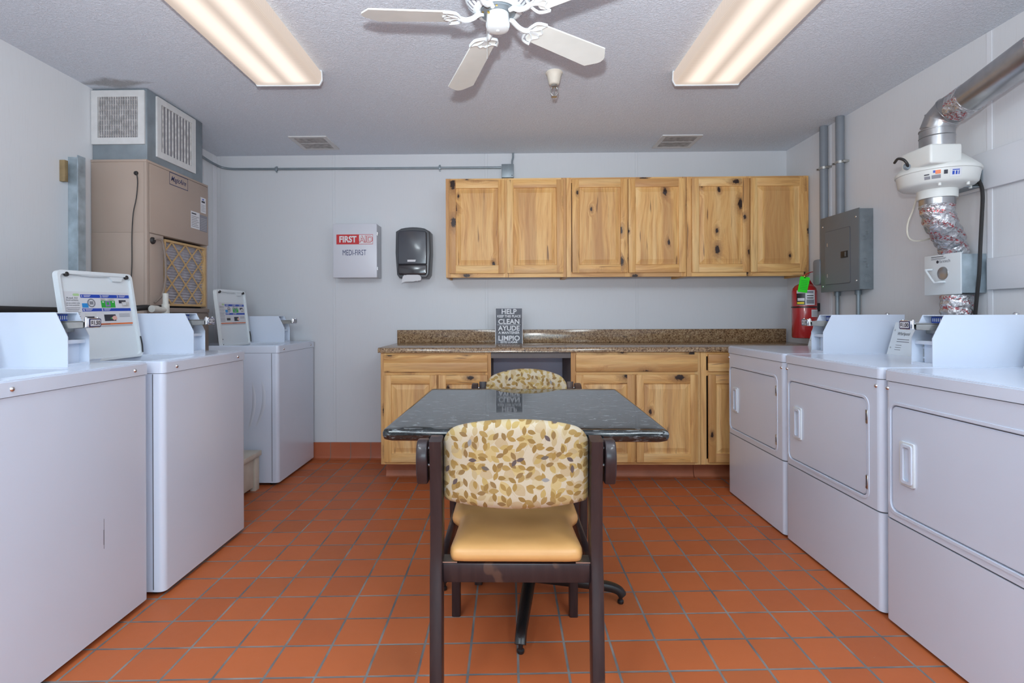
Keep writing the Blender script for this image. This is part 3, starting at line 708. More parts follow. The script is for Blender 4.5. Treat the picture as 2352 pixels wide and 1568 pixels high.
def washer(fx, yc, zt, lab, dx_lid, twist, w_=.686, dep=.66):
    t = thing('washing_machine', (fx, yc, 0), lab, 'washing machine', 'coin washing machines along the left wall')
    h = w_/2; zb = .022
    mb = MB(['white']); mb.vbox(-dep, 0, -h+.002, h-.002, zb, zt-.052, .024, 6); c = mb.build('cabinet_body', t)
    s = MB(['groove', 'white_side']); s.mat('groove').box(-.047, -.0445, -h-.0002, -h+.003, zb+.01, zt-.054)
    s.mat('white_side')
    for x0_, zc, kk, za, zb_ in ((-.100, .62, 1.4, .28, .87), (-.170, .60, 1.0, .26, .86)):
        s.tube([(x0_-kk*(z-zc)**2, -h+.0295, z) for z in [za+(zb_-za)*i/16 for i in range(17)]], [.022+.0085*math.sin(math.pi*i/16) for i in range(17)], 24)
    s.build('side_seam', c)
    each('levelling_foot', t, [lambda f, x=x, y=y: f.lathe([(.018, 0), (.022, .004), (.022, .012), (.012, .014), (.012, zb+.002)], (x, y, 0), 14) for x in (-dep+.06, -.06) for y in (-h+.05, h-.05)], 'rubber')
    # top with the opening under the lid
    o_ = rrect(-dep-.004, .004, -h, h, .022, 6); i_ = rrect(-.400, -.075, -.305, .055, .03, 6)
    tp = MB(['white']); tp.ring(o_, i_, 'z', zt-.050, zt-.006); 
    o2 = rrect(-dep-.002, .001, -h+.003, h-.003, .020, 6); tp.ring(o2, i_, 'z', zt-.006, zt-.0015)
    o3 = rrect(-dep, -.006, -h+.010, h-.010, .018, 6); tp.ring(o3, i_, 'z', zt-.0015, zt); top = tp.build('top_panel', t)
    g_ = MB(['groove']); g_.vbox(-dep+.003, -.0025, -h+.004, h-.004, zt-.0525, zt-.0495, .022, 6); g_.build('seam_gap', top)
    each('front_screw', top, [lambda m_, y=y: m_.lathe([(0, .006), (.004, .005), (.0075, .002), (.008, 0)], (.0042, y, zt-.028), 14, Matrix.Rotation(R(90), 4, 'Y')) for y in (-h+.085, h-.085)], 'chrome')
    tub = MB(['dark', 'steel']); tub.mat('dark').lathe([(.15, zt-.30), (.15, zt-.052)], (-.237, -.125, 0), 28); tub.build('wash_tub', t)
    coin_box(t, -.155, .125, .228, zt, .44, '$1.50')
    # open lid
    Lh = .412; x0 = -.40
    lm = Matrix.Translation((x0, 0, zt-.012)) @ Matrix.Rotation(R(-twist[0]), 4, 'Y')
    ya, yb_ = -.318+dx_lid, .066+dx_lid
    lf = lm @ Matrix(((0, 0, 1, 0), (1, 0, 0, (ya+yb_)/2), (0, 1, 0, Lh/2), (0, 0, 0, 1)))   # x->y, y->z, z->x
    lf = Matrix.Translation((0, 0, 0)) @ lf @ Matrix.Rotation(R(-twist[1]), 4, 'Y')
    l = MB(['white_plastic'], lf); a, b_ = (yb_-ya)/2, Lh/2
    l.prism(rrect(-a, a, -b_, b_, .022, 6), 'z', -.018, -.006)
    inn = rrect(-a+.012, a-.012, -b_+.012, b_-.016, .018, 6)
    l.ring(rrect(-a, a, -b_, b_, .022, 6), inn, 'z', -.0062, .007)
    l.prism([(a-.125, b_-.016), (a-.118, b_-.030), (a-.108, b_-.040), (a-.062, b_-.040), (a-.055, b_-.030), (a-.045, b_-.015)], 'z', -.006, .003)
    l.prism([(-a+.04, b_-.015), (-a+.16, b_-.022), (a-.13, b_-.019), (a-.12, b_-.014)], 'z', -.006, .004)
    lid = l.build('lid', t)
    p = MB(['paper', 'ink'], lf); lid_label(p, Matrix.Translation((-a+.026, b_-.098, -.0058)) @ Matrix.Diagonal((1.10, .78, 1, 1))); p.build('instruction_label', lid)
    each('bumper', lid, [lambda q, x=x: q.lathe([(0, .010), (.003, .010), (.006, .013), (.010, .009), (.010, .0)], (x, b_-.017, -.002), 14) for x in (-a+.045, a-.030)], 'rubber', lf)
    q = MB(['grey_ink', 'dark'], lf); q.mat('dark')
    q.tube(spline([(a-.003, -b_+.10, .008), (a-.002, -b_+.06, .010), (a-.004, -b_+.02, .008)], 4), .0035, 6)
    q.build('hinge_spring', lid)
    each('hinge_screw', lid, [lambda q, z=z: q.lathe([(0, .002), (.004, .001), (.004, 0)], (-a+.012, z, .007), 8) for z in (-b_+.018, -b_+.055)], 'dark', lf)
    return t
w1 = washer(-1.492, 1.797, .996, 'nearest white washer at the left edge of the photo, its lid out of view', 0, (8.5, 7))
washer(-1.455, 2.517, .994, 'middle white top-loading washer with open lid, between two other washers', 0, (8.5, 7))
t3 = washer(-1.602, 3.940, .976, 'farthest white top-loading washer with open lid, against the back wall', 0, (6.5, 1.5), .676)
mb = MB(['groove']); mb.box(.0001, .0005, .099, .1005, .33, .44); mb.box(.0001, .0005, .0975, .0985, .345, .40); mb.build('scuff_mark', w1)
def dryer(yc, lab, w_=.71, dep=.655):
    t = thing('tumble_dryer', (1.457, yc, 0), lab, 'tumble dryer', 'coin dryers along the right wall', R(180))
    zt = .972; h = w_/2; zs = .402
    lo = MB(['white']); lo.vbox(-dep, 0, -h+.002, h-.002, .012, zs-.003, .022, 6); lo.build('lower_panel', t)
    # upper shell with door opening
    y0, y1 = -h+.035, h-.082; z0, z1 = .438, .838
    ou = MB(['white', 'groove']); ou.vbox(-dep, -.030, -h+.002, h-.002, zs+.003, zt-.048, .022, 6)
    ou.mat('groove').vbox(-dep+.004, -.004, -h+.006, h-.006, zs-.003, zs+.003, .022, 6)
    body = ou.build('cabinet_body', t)
    fr = MB(['white'])
    hole = rrect(y0, y1, z0, z1, .030, 6); outer = rrect(-h+.025, h-.025, zs+.003, zt-.048, .0005, 6)
    fr.ring(outer, hole, 'x', -.031, 0)
    rim = rrect(y0-.012, y1+.012, z0-.012, z1+.012, .038, 6); rim2 = rrect(y0-.002, y1+.002, z0-.002, z1+.002, .031, 6)
    fr.ring(rim, rim2, 'x', -.001, .0022)
    for s_ in (-1, 1):    # rounded front corners
        pts = [(-.031, s_*(h-.002)), (-.026, s_*(h-.002))]
        for k in range(7):
            a = R(90*k/6); pts.append((-.024+.024*math.sin(a), s_*(h-.026+.024*math.cos(a))))
        pts.append((-.031, s_*(h-.026))); fr.prism(pts, 'z', zs+.003, zt-.048)
    fr.build('front_panel', t)
    each('front_screw', t, [lambda m_, y=y: m_.lathe([(0, .006), (.004, .005), (.0075, .002), (.008, 0)], (.0, y, zt-.075), 14, Matrix.Rotation(R(90), 4, 'Y')) for y in (-h+.018, h-.030)], 'chrome')
    g_ = MB(['groove']); g_.prism(rrect(y0+.0005, y1-.0005, z0+.0005, z1-.0005, .029, 6), 'x', -.0305, -.012); g_.build('door_gap', t)
    d = MB(['white']); d.prism(rrect(y0+.004, y1-.004, z0+.004, z1-.004, .026, 6), 'x', -.012, -.003)
    d.prism(rrect(y0+.007, y1-.007, z0+.007, z1-.007, .024, 6), 'x', -.0032, -.0012)
    door = d.build('door', t)
    hy0, hy1, hz0, hz1 = y0+.050, y0+.118, .553, .712
    hd = MB(['white_plastic', 'white']); hd.mat('white_plastic').ring(rrect(hy0, hy1, hz0, hz1, .006, 3), rrect(hy0+.020, hy1-.012, hz0+.014, hz1-.014, .008, 3), 'x', -.002, .006)
    hd.mat('white').prism(rrect(hy0+.003, hy1-.003, hz0+.003, hz1-.003, .006, 3), 'x', -.0035, .0002)
    hd.ring(rrect(hy0+.012, hy1-.006, hz0+.008, hz1-.008, .008, 3), rrect(hy0+.022, hy1-.014, hz0+.018, hz1-.018, .008, 3), 'x', .005, .011)
    hd.build('handle', door)
    for z in (.499, .765):
        hg = MB(['steel', 'groove']); hg.mat('steel').box(-.006, .004, y1-.006, y1+.006, z-.028, z+.028, .0015, 1)
        hg.mat('groove').box(.0035, .0045, y1-.003, y1+.004, z-.014, z+.014); hg.build('hinge', door)
    tp = MB(['white']); tp.vbox(-dep-.002, .004, -h, h, zt-.045, zt-.007, .022, 6); tp.vbox(-dep, .001, -h+.003, h-.003, zt-.007, zt-.002, .021, 6)
    tp.vbox(-dep, -.006, -h+.009, h-.009, zt-.002, zt, .018, 6); top = tp.build('top_panel', t)
    g_ = MB(['groove']); g_.vbox(-dep+.004, -.003, -h+.005, h-.005, zt-.0482, zt-.0448, .022, 6); g_.build('seam_gap', top)
    # slanted console plate
    cz = zt; a = Vector((-.519, 0, cz)); 
    c = MB(['white_plastic']); c.prism([(-.519, cz), (-.566, cz+.165), (-.59, cz+.165), (-dep, cz+.10), (-dep, cz)], 'y', -h+.012, h-.150); con = c.build('control_console', t)
    F = frame((-.519, -h+.012, cz), (0, 1, 0), (-.047, 0, .165)); L = .6
    p = MB(['ink', 'grey_ink', 'steel']); Z = .0006
    p.mat('ink').text('Whirlpool', .0235, F @ Matrix.Translation((.036, .104, Z)), 'LEFT', .004, .12, .85)
    p.mat('grey_ink')
    p.quad(F, .045, .125, .080, .0835, Z); p.quad(F, .045, .128, .068, .0715, Z)
    for i in range(3): p.quad(F, .045, .085, .050-.012*i, .0525-.012*i, Z)
    p.quad(F, .050, .072, .140, .143, Z)
    p.build('console_print', con)
    each('console_screw', con, [lambda m_, v_=v_: m_.lathe([(0, .003), (.004, .002), (.005, 0)], F @ Vector((.014, v_, 0)), 10, F.to_3x3().to_4x4()) for v_ in (.130, .038)], 'steel')
    coin_box(t, -.222, h-.140, h-.030, zt, .43, '$1.00')
    bt = MB(['chrome']); bt.lathe([(.010, 0), (.010, .006), (.006, .010), (0, .011)], (-.60, h-.085, zt+.204), 10); bt.build('lock_bolt', t)
    return t
dryer(3.145, 'farthest white coin dryer, smallest of the three, nearest the back wall')
dryer(2.425, 'middle white coin dryer, between the other two on the right wall')
dryer(1.700, 'nearest white coin dryer, cut off by the right edge of the photo')

# ------------------------------------------------------------------ table
TXc, TYc = .060, 2.140
t = thing('dining_table', (TXc, TYc, 0), 'square table with black speckled top on a black pedestal', 'table', rz=R(-1.3))
mb = MB(['tabletop']); a = .4645; TZ = .816-.760
lv = [(-.012, .722, .030), (-.003, .727, .026), (0, .738, .025), (0, .748, .025), (-.004, .756, .023), (-.010, .7595, .018), (-.020, .760, .016), (-.06, .7601, .012)]
rings = [rrect(-a-e, a+e, -a-e, a+e, max(r_, .012), 5) for e, z, r_ in lv]; n = len(rings[0])
vs = [(p[0], p[1], lv[i][1]+TZ+p[1]*.004) for i, rg in enumerate(rings) for p in rg]; fs = []
for i in range(len(lv)-1):
    for k in range(n): fs.append((i*n+k, i*n+(k+1) % n, (i+1)*n+(k+1) % n, (i+1)*n+k))
fs.append(list(range(n))[::-1]); fs.append([(len(lv)-1)*n+k for k in range(n)]); mb.add(vs, fs); mb.build('tabletop', t, sharp=50)
bx, by = .025, .062
mb = MB(['cast']); mb.lathe([(.055, .085), (.060, .10), (.045, .125), (.038, .14), (.038, .75), (.10, .755), (.10, .772)], (bx, by, 0), 28)
mb.box(bx-.20, bx+.20, by-.03, by+.03, .752, .7725, .004); mb.box(bx-.03, bx+.03, by-.20, by+.20, .7525, .7722, .004); mb.build('pedestal_column', t)
for k in range(4):
    ang = R(-97.5+90*k+1.3); dv = Vector((math.cos(ang), math.sin(ang), 0)); sd = Vector((-dv.y, dv.x, 0)); o = Vector((bx, by, 0))
    mb = MB(['cast']); pts = [o+dv*.02+Vector((0, 0, .088)), o+dv*.10+Vector((0, 0, .082)), o+dv*.22+Vector((0, 0, .074)), o+dv*.32+Vector((0, 0, .066)), o+dv*.362+Vector((0, 0, .054)), o+dv*.380+Vector((0, 0, .034))]
    mb.sweep(spline(pts, 4), [.052-.012*min(1, i/14) for i in range(21)], [.042-.008*min(1, i/14) for i in range(21)], sd, .012); lg = mb.build('foot', t)
    g_ = MB(['black']); g_.lathe([(.011, 0.0005), (.013, .004), (.013, .012), (.008, .016), (.008, .040)], o+dv*.372, 14); g_.build('glide', lg)

# ------------------------------------------------------------------ chairs
def chair():
    t = thing('dining_chair', (.020, 1.55, 0), 'nearest armchair, seen from behind, with leaf-pattern back and tan seat', 'chair', 'dining armchairs at the table')
    hw = .2345
    for s_ in (-1, 1):
        mb = MB(['espresso']); mb.sweep(spline([(s_*(hw-.010), -.095, 0.001), (s_*(hw-.006), -.060, .18), (s_*hw, -.010, .40), (s_*hw, .004, .52), (s_*hw, .0, .68), (s_*hw, -.012, .79), (s_*hw, -.016, .822)], 5), .037, [.045+.012*min(1, i/10) for i in range(31)], (1, 0, 0), .007); lg = mb.build('rear_leg', t)
        g_ = MB(['white_plastic']); g_.lathe([(.010, 0), (.012, .003)], (s_*(hw-.010), -.095, -.0005), 10); g_.build('glide', lg)
        mb = MB(['espresso']); mb.sweep([(s_*(hw-.004), .515, .001), (s_*(hw-.004), .510, .2), (s_*(hw), .495, .44), (s_*hw, .480, .672)], .034, [.036, .042, .046, .042], (1, 0, 0), .006); mb.build('front_leg', t)
        # arm
        mb = MB(['espresso']); xa = s_*(hw+.041)
        top = spline([(-.028, .715), (-.034, .770), (-.016, .812), (.030, .812), (.075, .785), (.130, .750), (.230, .730), (.400, .716), (.480, .702), (.520, .672), (.524, .630)], 4)
        top = [(p[0], p[1]) for p in [Vector((a_[0], a_[1], 0)) for a_ in top]]
        low = spline([(.492, .625), (.475, .658), (.400, .676), (.250, .684), (.130, .688), (.040, .688), (-.015, .688)], 4)
        low = [(p[0], p[1]) for p in low]
        mb.prism(top+low, 'x', xa-.017, xa+.017, .006, 3)
        ar = mb.build('armrest', t)
        each('spacer_bolt', ar, [lambda b_, y=y, z=z: b_.cyl((s_*(hw+.016), y, z), (s_*(hw+.026), y, z), .006, 10) for y, z in ((0, .74), (0, .79), (.49, .662))], 'chrome')
    mb = MB(['espresso']); mb.box(-hw+.018, hw-.018, -.020, .006, .400, .457, .004); mb.box(-hw+.014, hw-.014, .480, .505, .392, .448, .004)
    for s_ in (-1, 1): mb.box(s_*(hw-.012)-.011, s_*(hw-.012)+.011, .004, .485, .394, .450, .003)
    mb.build('seat_frame', t)
    each('corner_bracket', t, [lambda b_, s_=s_: b_.box(s_*.196-.022, s_*.196+.022, -.018, .03, .4573, .4605) for s_ in (-1, 1)], 'steel')
    # seat: outline with notches, domed
    half = [(-.022, 0), (-.022, .150), (-.017, .182), (.004, .194), (.03, .195), (.10, .190), (.19, .186), (.222, .189), (.245, .203), (.268, .215), (.30, .2155), (.40, .2155), (.51, .2155), (.527, .208), (.535, .180), (.537, 0)]
    ol = [(-w2, y) for y, w2 in half]+[(w2, y) for y, w2 in half[::-1]]
    cp = spline([(a_[0], a_[1], 0) for a_ in ol[1:-1]], 3); ol = [(p[0], p[1]) for p in cp]
    mb = MB(['vinyl']); c0 = Vector((0, .25)); vs = []; fs = []; n = len(ol)
    LV = [(.96, .4615), (1.0, .464), (1.012, .476), (1.005, .488), (.975, .498), (.90, .505), (.75, .510), (.5, .512), (.25, .513)]
    for k, z in LV:
        for p in ol:
            q = c0+(Vector(p)-c0)*k
            if k > .95: # keep the roll width even
                d = (Vector(p)-c0).normalized(); q = Vector(p)+d*(k-1)*.25
            vs.append((q.x, q.y, z))
    for i in range(len(LV)-1):
        for k in range(n): fs.append((i*n+k, i*n+(k+1) % n, (i+1)*n+(k+1) % n, (i+1)*n+k))
    fs.append(list(range(n))[::-1]); fs.append([(len(LV)-1)*n+k for k in range(n)])
    mb.add(vs, fs); mb.build('seat', t, sharp=70)
    # back cushion
    NU, NV = 40, 22; W2 = .2175
    def prof(u):
        a_ = abs(u); tp = .888-.040*a_**2-.012*a_**6
        if a_ > .80: tp -= .036*(1-math.sqrt(max(0, 1-((a_-.80)/.20)**2)))
        bt_ = .628+.005*a_**2
        if a_ > .93: bt_ += .018*(1-math.sqrt(max(0, 1-((a_-.93)/.07)**2)))
        return tp, bt_
    vs = []; fs = []
    for side in (1, -1):
        for i in range(NU+1):
            u = -1+2*i/NU; u = math.copysign(1-(1-abs(u))**1.35, u); tp, bt_ = prof(u)
            for j in range(NV+1):
                v = -1+2*j/NV; v = math.copysign(1-(1-abs(v))**1.5, v)
                z = (tp+bt_)/2+(tp-bt_)/2*v
                th = (1-abs(u)**9)**.5*(1-abs(v)**7)**.5*.027 if abs(u) < 1 and abs(v) < 1 else 0
                y = .018-.066*(1-u*u)-.012*max(0, (z-.75)/.13)
                vs.append((W2*u, y+side*th, z))
    N1 = (NU+1)*(NV+1)
    for i in range(NU):
        for j in range(NV):
            q = [i*(NV+1)+j, (i+1)*(NV+1)+j, (i+1)*(NV+1)+j+1, i*(NV+1)+j+1]
            fs.append(q); fs.append([N1+k for k in q[::-1]])
    mb = MB(['fabric']); bm = bmesh.new(); V = [bm.verts.new(p) for p in vs]
    for f in fs: bm.faces.new([V[i] for i in f])
    bmesh.ops.remove_doubles(bm, verts=bm.verts, dist=1e-5); bmesh.ops.recalc_face_normals(bm, faces=bm.faces); mb.bm(bm)
    mb.build('backrest', t, sharp=80)
    return t
c1 = chair()
def copy_tree(o, parent=None):
    c = o.copy(); COL.objects.link(c)
    if parent is not None: c.parent = parent
    for ch in list(o.children): copy_tree(ch, c)
    return c
c2 = copy_tree(c1); c2.location = (.094, 2.82, 0); c2.rotation_euler = (0, 0, R(180))
c2['label'] = 'far leaf-pattern armchair pushed under the far side of the table'

# ------------------------------------------------------------------ ceiling things
FX, FY = -.034, 1.862
t = thing('ceiling_fan', (FX, FY, ZC), 'white ceiling fan with five blades mounted flush between the lamps', 'ceiling fan')
L0 = (FX, FY, ZC)
mb = MB(['fan_white'], W(L0)); mb.lathe([(.085, ZC-.0005), (.088, 2.45), (.102, 2.40), (.116, 2.36), (.120, 2.33), (.117, 2.310), (.108, 2.290), (.092, 2.272), (.078, 2.265), (.066, 2.263), (.064, 2.267), (.04, 2.269)], (FX, FY, 0), 64)
mh = mb.build('motor_housing', t)
mb = MB(['grey_ink'], W(L0))
for k in range(30):
    a = R(12*k); dv = Vector((math.cos(a), math.sin(a), 0)); sd = Vector((-dv.y, dv.x, 0)); c = Vector((FX, FY, 0))
    mb.sweep([c+dv*.0885+Vector((0, 0, 2.2692)), c+dv*.099+Vector((0, 0, 2.2787)), c+dv*.108+Vector((0, 0, 2.2893))], .0062, .0016, sd, .0004)
mb.build('vent_slots', mh)
mb = MB(['galv'], W(L0)); mb.lathe([(.062, 2.268), (.062, 2.258), (.045, 2.254), (.03, 2.254)], (FX, FY, 0), 40)
mb.mat('brass')
for k in range(5): 
    a = R(37+72*k+14); mb.lathe([(0, -.003), (.004, -.002), (.004, 0)], (FX+.054*math.cos(a), FY+.054*math.sin(a), 2.257), 8)
mb.build('flywheel', t)
mb = MB(['fan_white'], W(L0)); mb.lathe([(.030, 2.258), (.030, 2.256), (.040, 2.253), (.041, 2.222), (.0425, 2.221), (.0425, 2.213), (.039, 2.203), (.028, 2.198), (.006, 2.197), (.005, 2.194), (0, 2.194)], (FX, FY, 0), 40)
sw = mb.build('switch_housing', t)
mb = MB(['brass'], W(L0)); c = Vector((FX-.030, FY-.030, 2.245)); mb.lathe([(0, .008), (.004, .007), (.0045, 0)], c, 10, Matrix.Rotation(R(-90), 4, 'Y') @ Matrix.Rotation(R(45), 4, 'X'))
mb.mat('steel').tube([c+Vector((-.006, -.004, 0)), c+Vector((-.007, -.005, -.03)), c+Vector((-.007, -.005, -.165))], .0011, 6)
for i in range(30): mb.lathe([(0, -.0018), (.0017, 0), (0, .0018)], c+Vector((-.007, -.005, -.012-.005*i)), 6)
mb.build('pull_chain', sw)
def blade(ang, Rr, ztip):
    z0 = 2.246; dz = ztip-z0
    T = Matrix.Translation((FX, FY, z0)) @ Matrix.Rotation(R(ang), 4, 'Z') @ Matrix.Rotation(-math.atan2(dz, Rr), 4, 'Y')
    P = T @ Matrix.Rotation(R(-11), 4, 'X')
    mb = MB(['blade'], W(L0) @ P); r0 = .155; w0, w1 = .048, .060
    ol = [(r0, -w0+.012), (r0+.012, -w0), (Rr-.045, -w1), (Rr-.006, -w1+.040), (Rr, -w1+.052), (Rr, w1-.052), (Rr-.006, w1-.040), (Rr-.045, w1), (r0+.012, w0), (r0, w0-.012)]
    mb.prism(ol, 'z', -.0035, .0025, .001, 1); bl = mb.build('blade', t)
    ir = MB(['fan_white'], W(L0) @ P); z = -.006
    ir.tube(spline([(.050, 0, .010), (.068, 0, .008), (.090, 0, -.006), (.115, 0, -.012), (.140, 0, z)], 4), [.009]*17, 8)
    ir.sweep(spline([(.160, -.052, z), (.142, -.040, z), (.134, 0, z), (.142, .040, z), (.160, .052, z), (.185, .056, z)], 4), .011, .006, (0, 0, 1), .002)
    ir.sweep(spline([(.160, -.052, z), (.185, -.056, z)], 4), .011, .006, (0, 0, 1), .002)
    ir.sweep(spline([(.185, -.056, z), (.178, -.030, z), (.196, -.012, z), (.188, 0, z), (.196, .012, z), (.178, .030, z), (.185, .056, z)], 4), .007, .005, (0, 0, 1), .0015)
    ir.sweep(spline([(.136, -.004, z), (.160, -.012, z), (.178, -.030, z)], 4), .006, .005, (0, 0, 1), .0015)
    ir.sweep(spline([(.136, .004, z), (.160, .012, z), (.178, .030, z)], 4), .006, .005, (0, 0, 1), .0015)
    ir.box(.134, .19, -.006, .006, -.007, -.0036, .001, 1); ir.build('blade_iron', bl)
blade(176, .500, 2.282); blade(109.3, .585, 2.226); blade(37, .535, 2.244); blade(-35, .535, 2.25); blade(248, .535, 2.26)

def fluoro(xc, lab, yf):
    loc = (xc, yf-.625, ZC); t = thing('fluorescent_fixture', loc, lab, 'ceiling light', 'fluorescent wraparound lamps')
    h = .181
    mb = MB(['white_plastic']); mb.box(-.12, .12, -.61, .61, -.030, -.0005, .002)
    for s_ in (-1, 1): mb.prism([(-h-.004, -.0005), (-h-.006, -.055), (-h+.010, -.083), (h-.010, -.083), (h+.006, -.055), (h+.004, -.0005)], 'y', s_*.613-.006, s_*.613+.006, .001, 1)
    mb.build('housing', t)
    l = MB(['lens']); ol = []
    for k in range(13):
        u = -1+2*k/12; ol.append((h*u*.99, -.0775-.002*(1-u*u)))
    prof = [(-h, -.012), (-h-.001, -.05), (-h+.006, -.068)]+[(p[0]*.94, p[1]) for p in ol]+[(h-.006, -.068), (h+.001, -.05), (h, -.012)]
    vs = [(p[0], y, p[1]) for y in (-.606, .606) for p in prof]; n = len(prof)
    l.add(vs, [(i, i+1, n+i+1, n+i) for i in range(n-1)]); l.build('lens', t, sharp=60)
fluoro(-1.187, 'left fluorescent ceiling lamp with ribbed lens, glowing warm white', 2.822)
fluoro(1.083, 'right fluorescent ceiling lamp with ribbed lens, nearer the duct fan', 2.878)

def ceil_vent(x0, x1, y0, y1, lab):
    loc = ((x0+x1)/2, (y0+y1)/2, ZC); t = thing('ceiling_vent', loc, lab, 'vent', 'ceiling registers near the back wall')
    a, b_ = (x1-x0)/2, (y1-y0)/2
    mb = MB(['grille']); mb.ring(rrect(-a, a, -b_, b_, .004, 2), rrect(-a+.03, a-.03, -b_+.03, b_-.03, .002, 2), 'z', -.008, -.0005); mb.box(-a+.03, a-.03, -.004, .004, -.008, -.002); mb.build('frame', t)
    mb = MB(['dark']); mb.box(-a+.02, a-.02, -b_+.02, b_-.02, -.002, -.0006); mb.build('backing', t)
    mb = MB(['grille_dirty']); n = 34
    for i in range(n):
        x = -a+.032+(2*a-.064)*i/(n-1); mb.box(x-.0016, x+.0016, -b_+.03, b_-.03, -.0075, -.002)
    mb.build('vanes', t)
ceil_vent(-1.625, -1.34, 3.83, 4.135, 'square slatted ceiling vent at the left, above the conduit')
ceil_vent(1.145, 1.445, 3.885, 4.18, 'square slatted ceiling vent at the right, above the wall cabinets')
loc = (.255, 2.865, ZC)
t = thing('fire_sprinkler', loc, 'small cream sprinkler head hanging from the ceiling beyond the fan', 'sprinkler')
mb = MB(['bench']); mb.lathe([(.046, -.0005), (.047, -.006), (.044, -.010), (.040, -.014), (.034, -.04), (.029, -.062), (.026, -.066), (.020, -.068)], (0, 0, 0), 28); mb.build('escutcheon', t)
mb = MB(['steel']); mb.lathe([(.016, -.066), (.018, -.080), (.012, -.084)], (0, 0, 0), 16)
for s_ in (-1, 1): mb.tube(spline([(s_*.012, 0, -.082), (s_*.019, 0, -.095), (s_*.017, 0, -.115), (s_*.004, 0, -.130)], 4), .0035, 8)
mb.cyl((0, 0, -.084), (0, 0, -.128), .003, 8); mb.lathe([(.004, -.128), (.016, -.132), (.016, -.135), (0, -.136)], (0, 0, 0), 20); mb.build('head', t)

# ------------------------------------------------------------------ things on the back wall
def tubeobj(name, pts, r, mk, lab, cat, seg=12, group=None, n=6, extra=None):
    mb = MB([mk]); mb.tube(spline(pts, n) if n else pts, r, seg)
    if extra: extra(mb)
    loc = Vector(pts[0]); return tag(mb.build(name, None, loc), lab, cat, group)
def clips(mb):
    mb.mat('galv')
    for x in (-1.914, -.56):
        mb.box(x-.008, x+.008, YB-.030, YB-.001, 2.376, 2.410, .003); mb.box(x-.006, x+.006, YB-.010, YB-.001, 2.366, 2.42, .002)
tubeobj('electrical_conduit', [(XL+.012, 3.62, 2.475), (XL+.012, 3.80, 2.462), (XL+.014, 4.05, 2.440), (XL+.03, 4.22, 2.420), (XL+.10, YB-.017, 2.402), (-2.1, YB-.016, 2.396), (-1.3, YB-.016, 2.393), (-.055, YB-.016, 2.390)], .0095, 'galv', 'thin grey metal conduit running along the top of the back wall', 'conduit', extra=clips)
loc = (-.003, YB, 2.36)
t = thing('junction_box', loc, 'small square grey electrical box above the wall cabinets', 'junction box')
mb = MB(['galv', 'dark'], W(loc)); mb.box(-.052, .047, YB-.045, YB-.001, 2.302, 2.412, .003); mb.mat('dark').lathe([(0, .002), (.004, .001), (.004, 0)], (.033, YB-.0452, 2.318), 8, Matrix.Rotation(R(90), 4, 'X')); mb.build('box', t)
mb = MB(['galv'], W(loc)); mb.tube(spline([(.035, YB-.022, 2.410), (.035, YB-.022, 2.44), (.042, YB-.022, 2.47), (.042, YB-.022, ZC-.002)], 4), .008, 10); mb.build('riser', t)

# first aid cabinet
loc = (-1.222, YB, 1.49); x0, x1, z0, z1 = -1.397, -1.048, 1.487, 1.912
t = thing('first_aid_cabinet', loc, 'white metal first aid cabinet with red lettering on the back wall', 'first aid cabinet')
mb = MB(['fa_shaded'], W(loc)); mb.box(x0+.003, x1-.0, 4.165, YB-.001, z0, z1, .002); mb.build('cabinet_body', t)
mb = MB(['fa_white'], W(loc)); mb.box(x0, x1+.001, 4.143, 4.164, z0-.002, z1+.002, .003); dr = mb.build('door', t)
mb = MB(['chrome'], W(loc))
for z in (1.833, 1.557): mb.cyl((x1+.004, 4.152, z-.012), (x1+.004, 4.152, z+.012), .005, 10)
mb.build('hinge', dr)
mb = MB(['red', 'paper', 'ink', 'navy'], W(loc)); F = FRONT((x0, 4.1425, z0)); w_, h = x1-x0, z1-z0
def px(u): return (u-200)/800*w_
def pz(v): return h-(v-262)/970*h
mb.mat('red').quad(F, px(262), px(932), pz(632), pz(452), .0002); mb.mat('paper').quad(F, px(678), px(926), pz(624), pz(460), .0005)
mb.mat('paper').text('FIRST', .068, F @ Matrix.Translation((px(470), pz(592), .0006)), 'CENTER', .035, 0, .86)
mb.mat('red').text('AID', .068, F @ Matrix.Translation((px(806), pz(592), .0008)), 'CENTER', .055, 0, .95)
mb.mat('paper').text('AID', .068, F @ Matrix.Translation((px(804), pz(590), .0012)), 'CENTER', .002, 0, .95)
mb.mat('navy').text('MEDI-FIRST', .062, F @ Matrix.Translation((px(590), pz(830), .0006)), 'CENTER', .0, 0, .62)
mb.build('lettering', dr)

# towel dispenser
loc = (-.757, YB, 1.47); cx = -.757
t = thing('paper_towel_dispenser', loc, 'dark smoked plastic paper towel dispenser on the back wall', 'towel dispenser')
def dshape(w0, w1, z0, z1, arch, r):
    pts = []
    for k in range(9):
        u = -1+2*k/8; pts.append((cx+(w1-r*.4)*u if abs(u) < 1 else cx+w1*u, z1-arch*u*u-(r*.55 if abs(u) == 1 else 0)))
    return [(cx-w0+.02, z0), (cx-w0, z0+.03)]+[(cx-w1-.004, (z0+z1)/2)]+pts+[(cx+w1+.004, (z0+z1)/2)]+[(cx+w0, z0+.03), (cx+w0-.02, z0)]
mb = MB(['disp_frame'], W(loc)); mb.prism(dshape(.128, .135, 1.478, 1.882, .018, .03), 'y', 4.13, YB-.001, .010, 3); mb.build('case', t)
mb = MB(['disp'], W(loc)); mb.prism([(cx-.115, 1.585), (cx-.117, 1.70), (cx-.113, 1.835), (cx-.10, 1.848), (cx, 1.856), (cx+.10, 1.848), (cx+.111, 1.835), (cx+.113, 1.70), (cx+.113, 1.585)], 'y', 4.108, 4.140, .008, 3); cv = mb.build('cover', t)
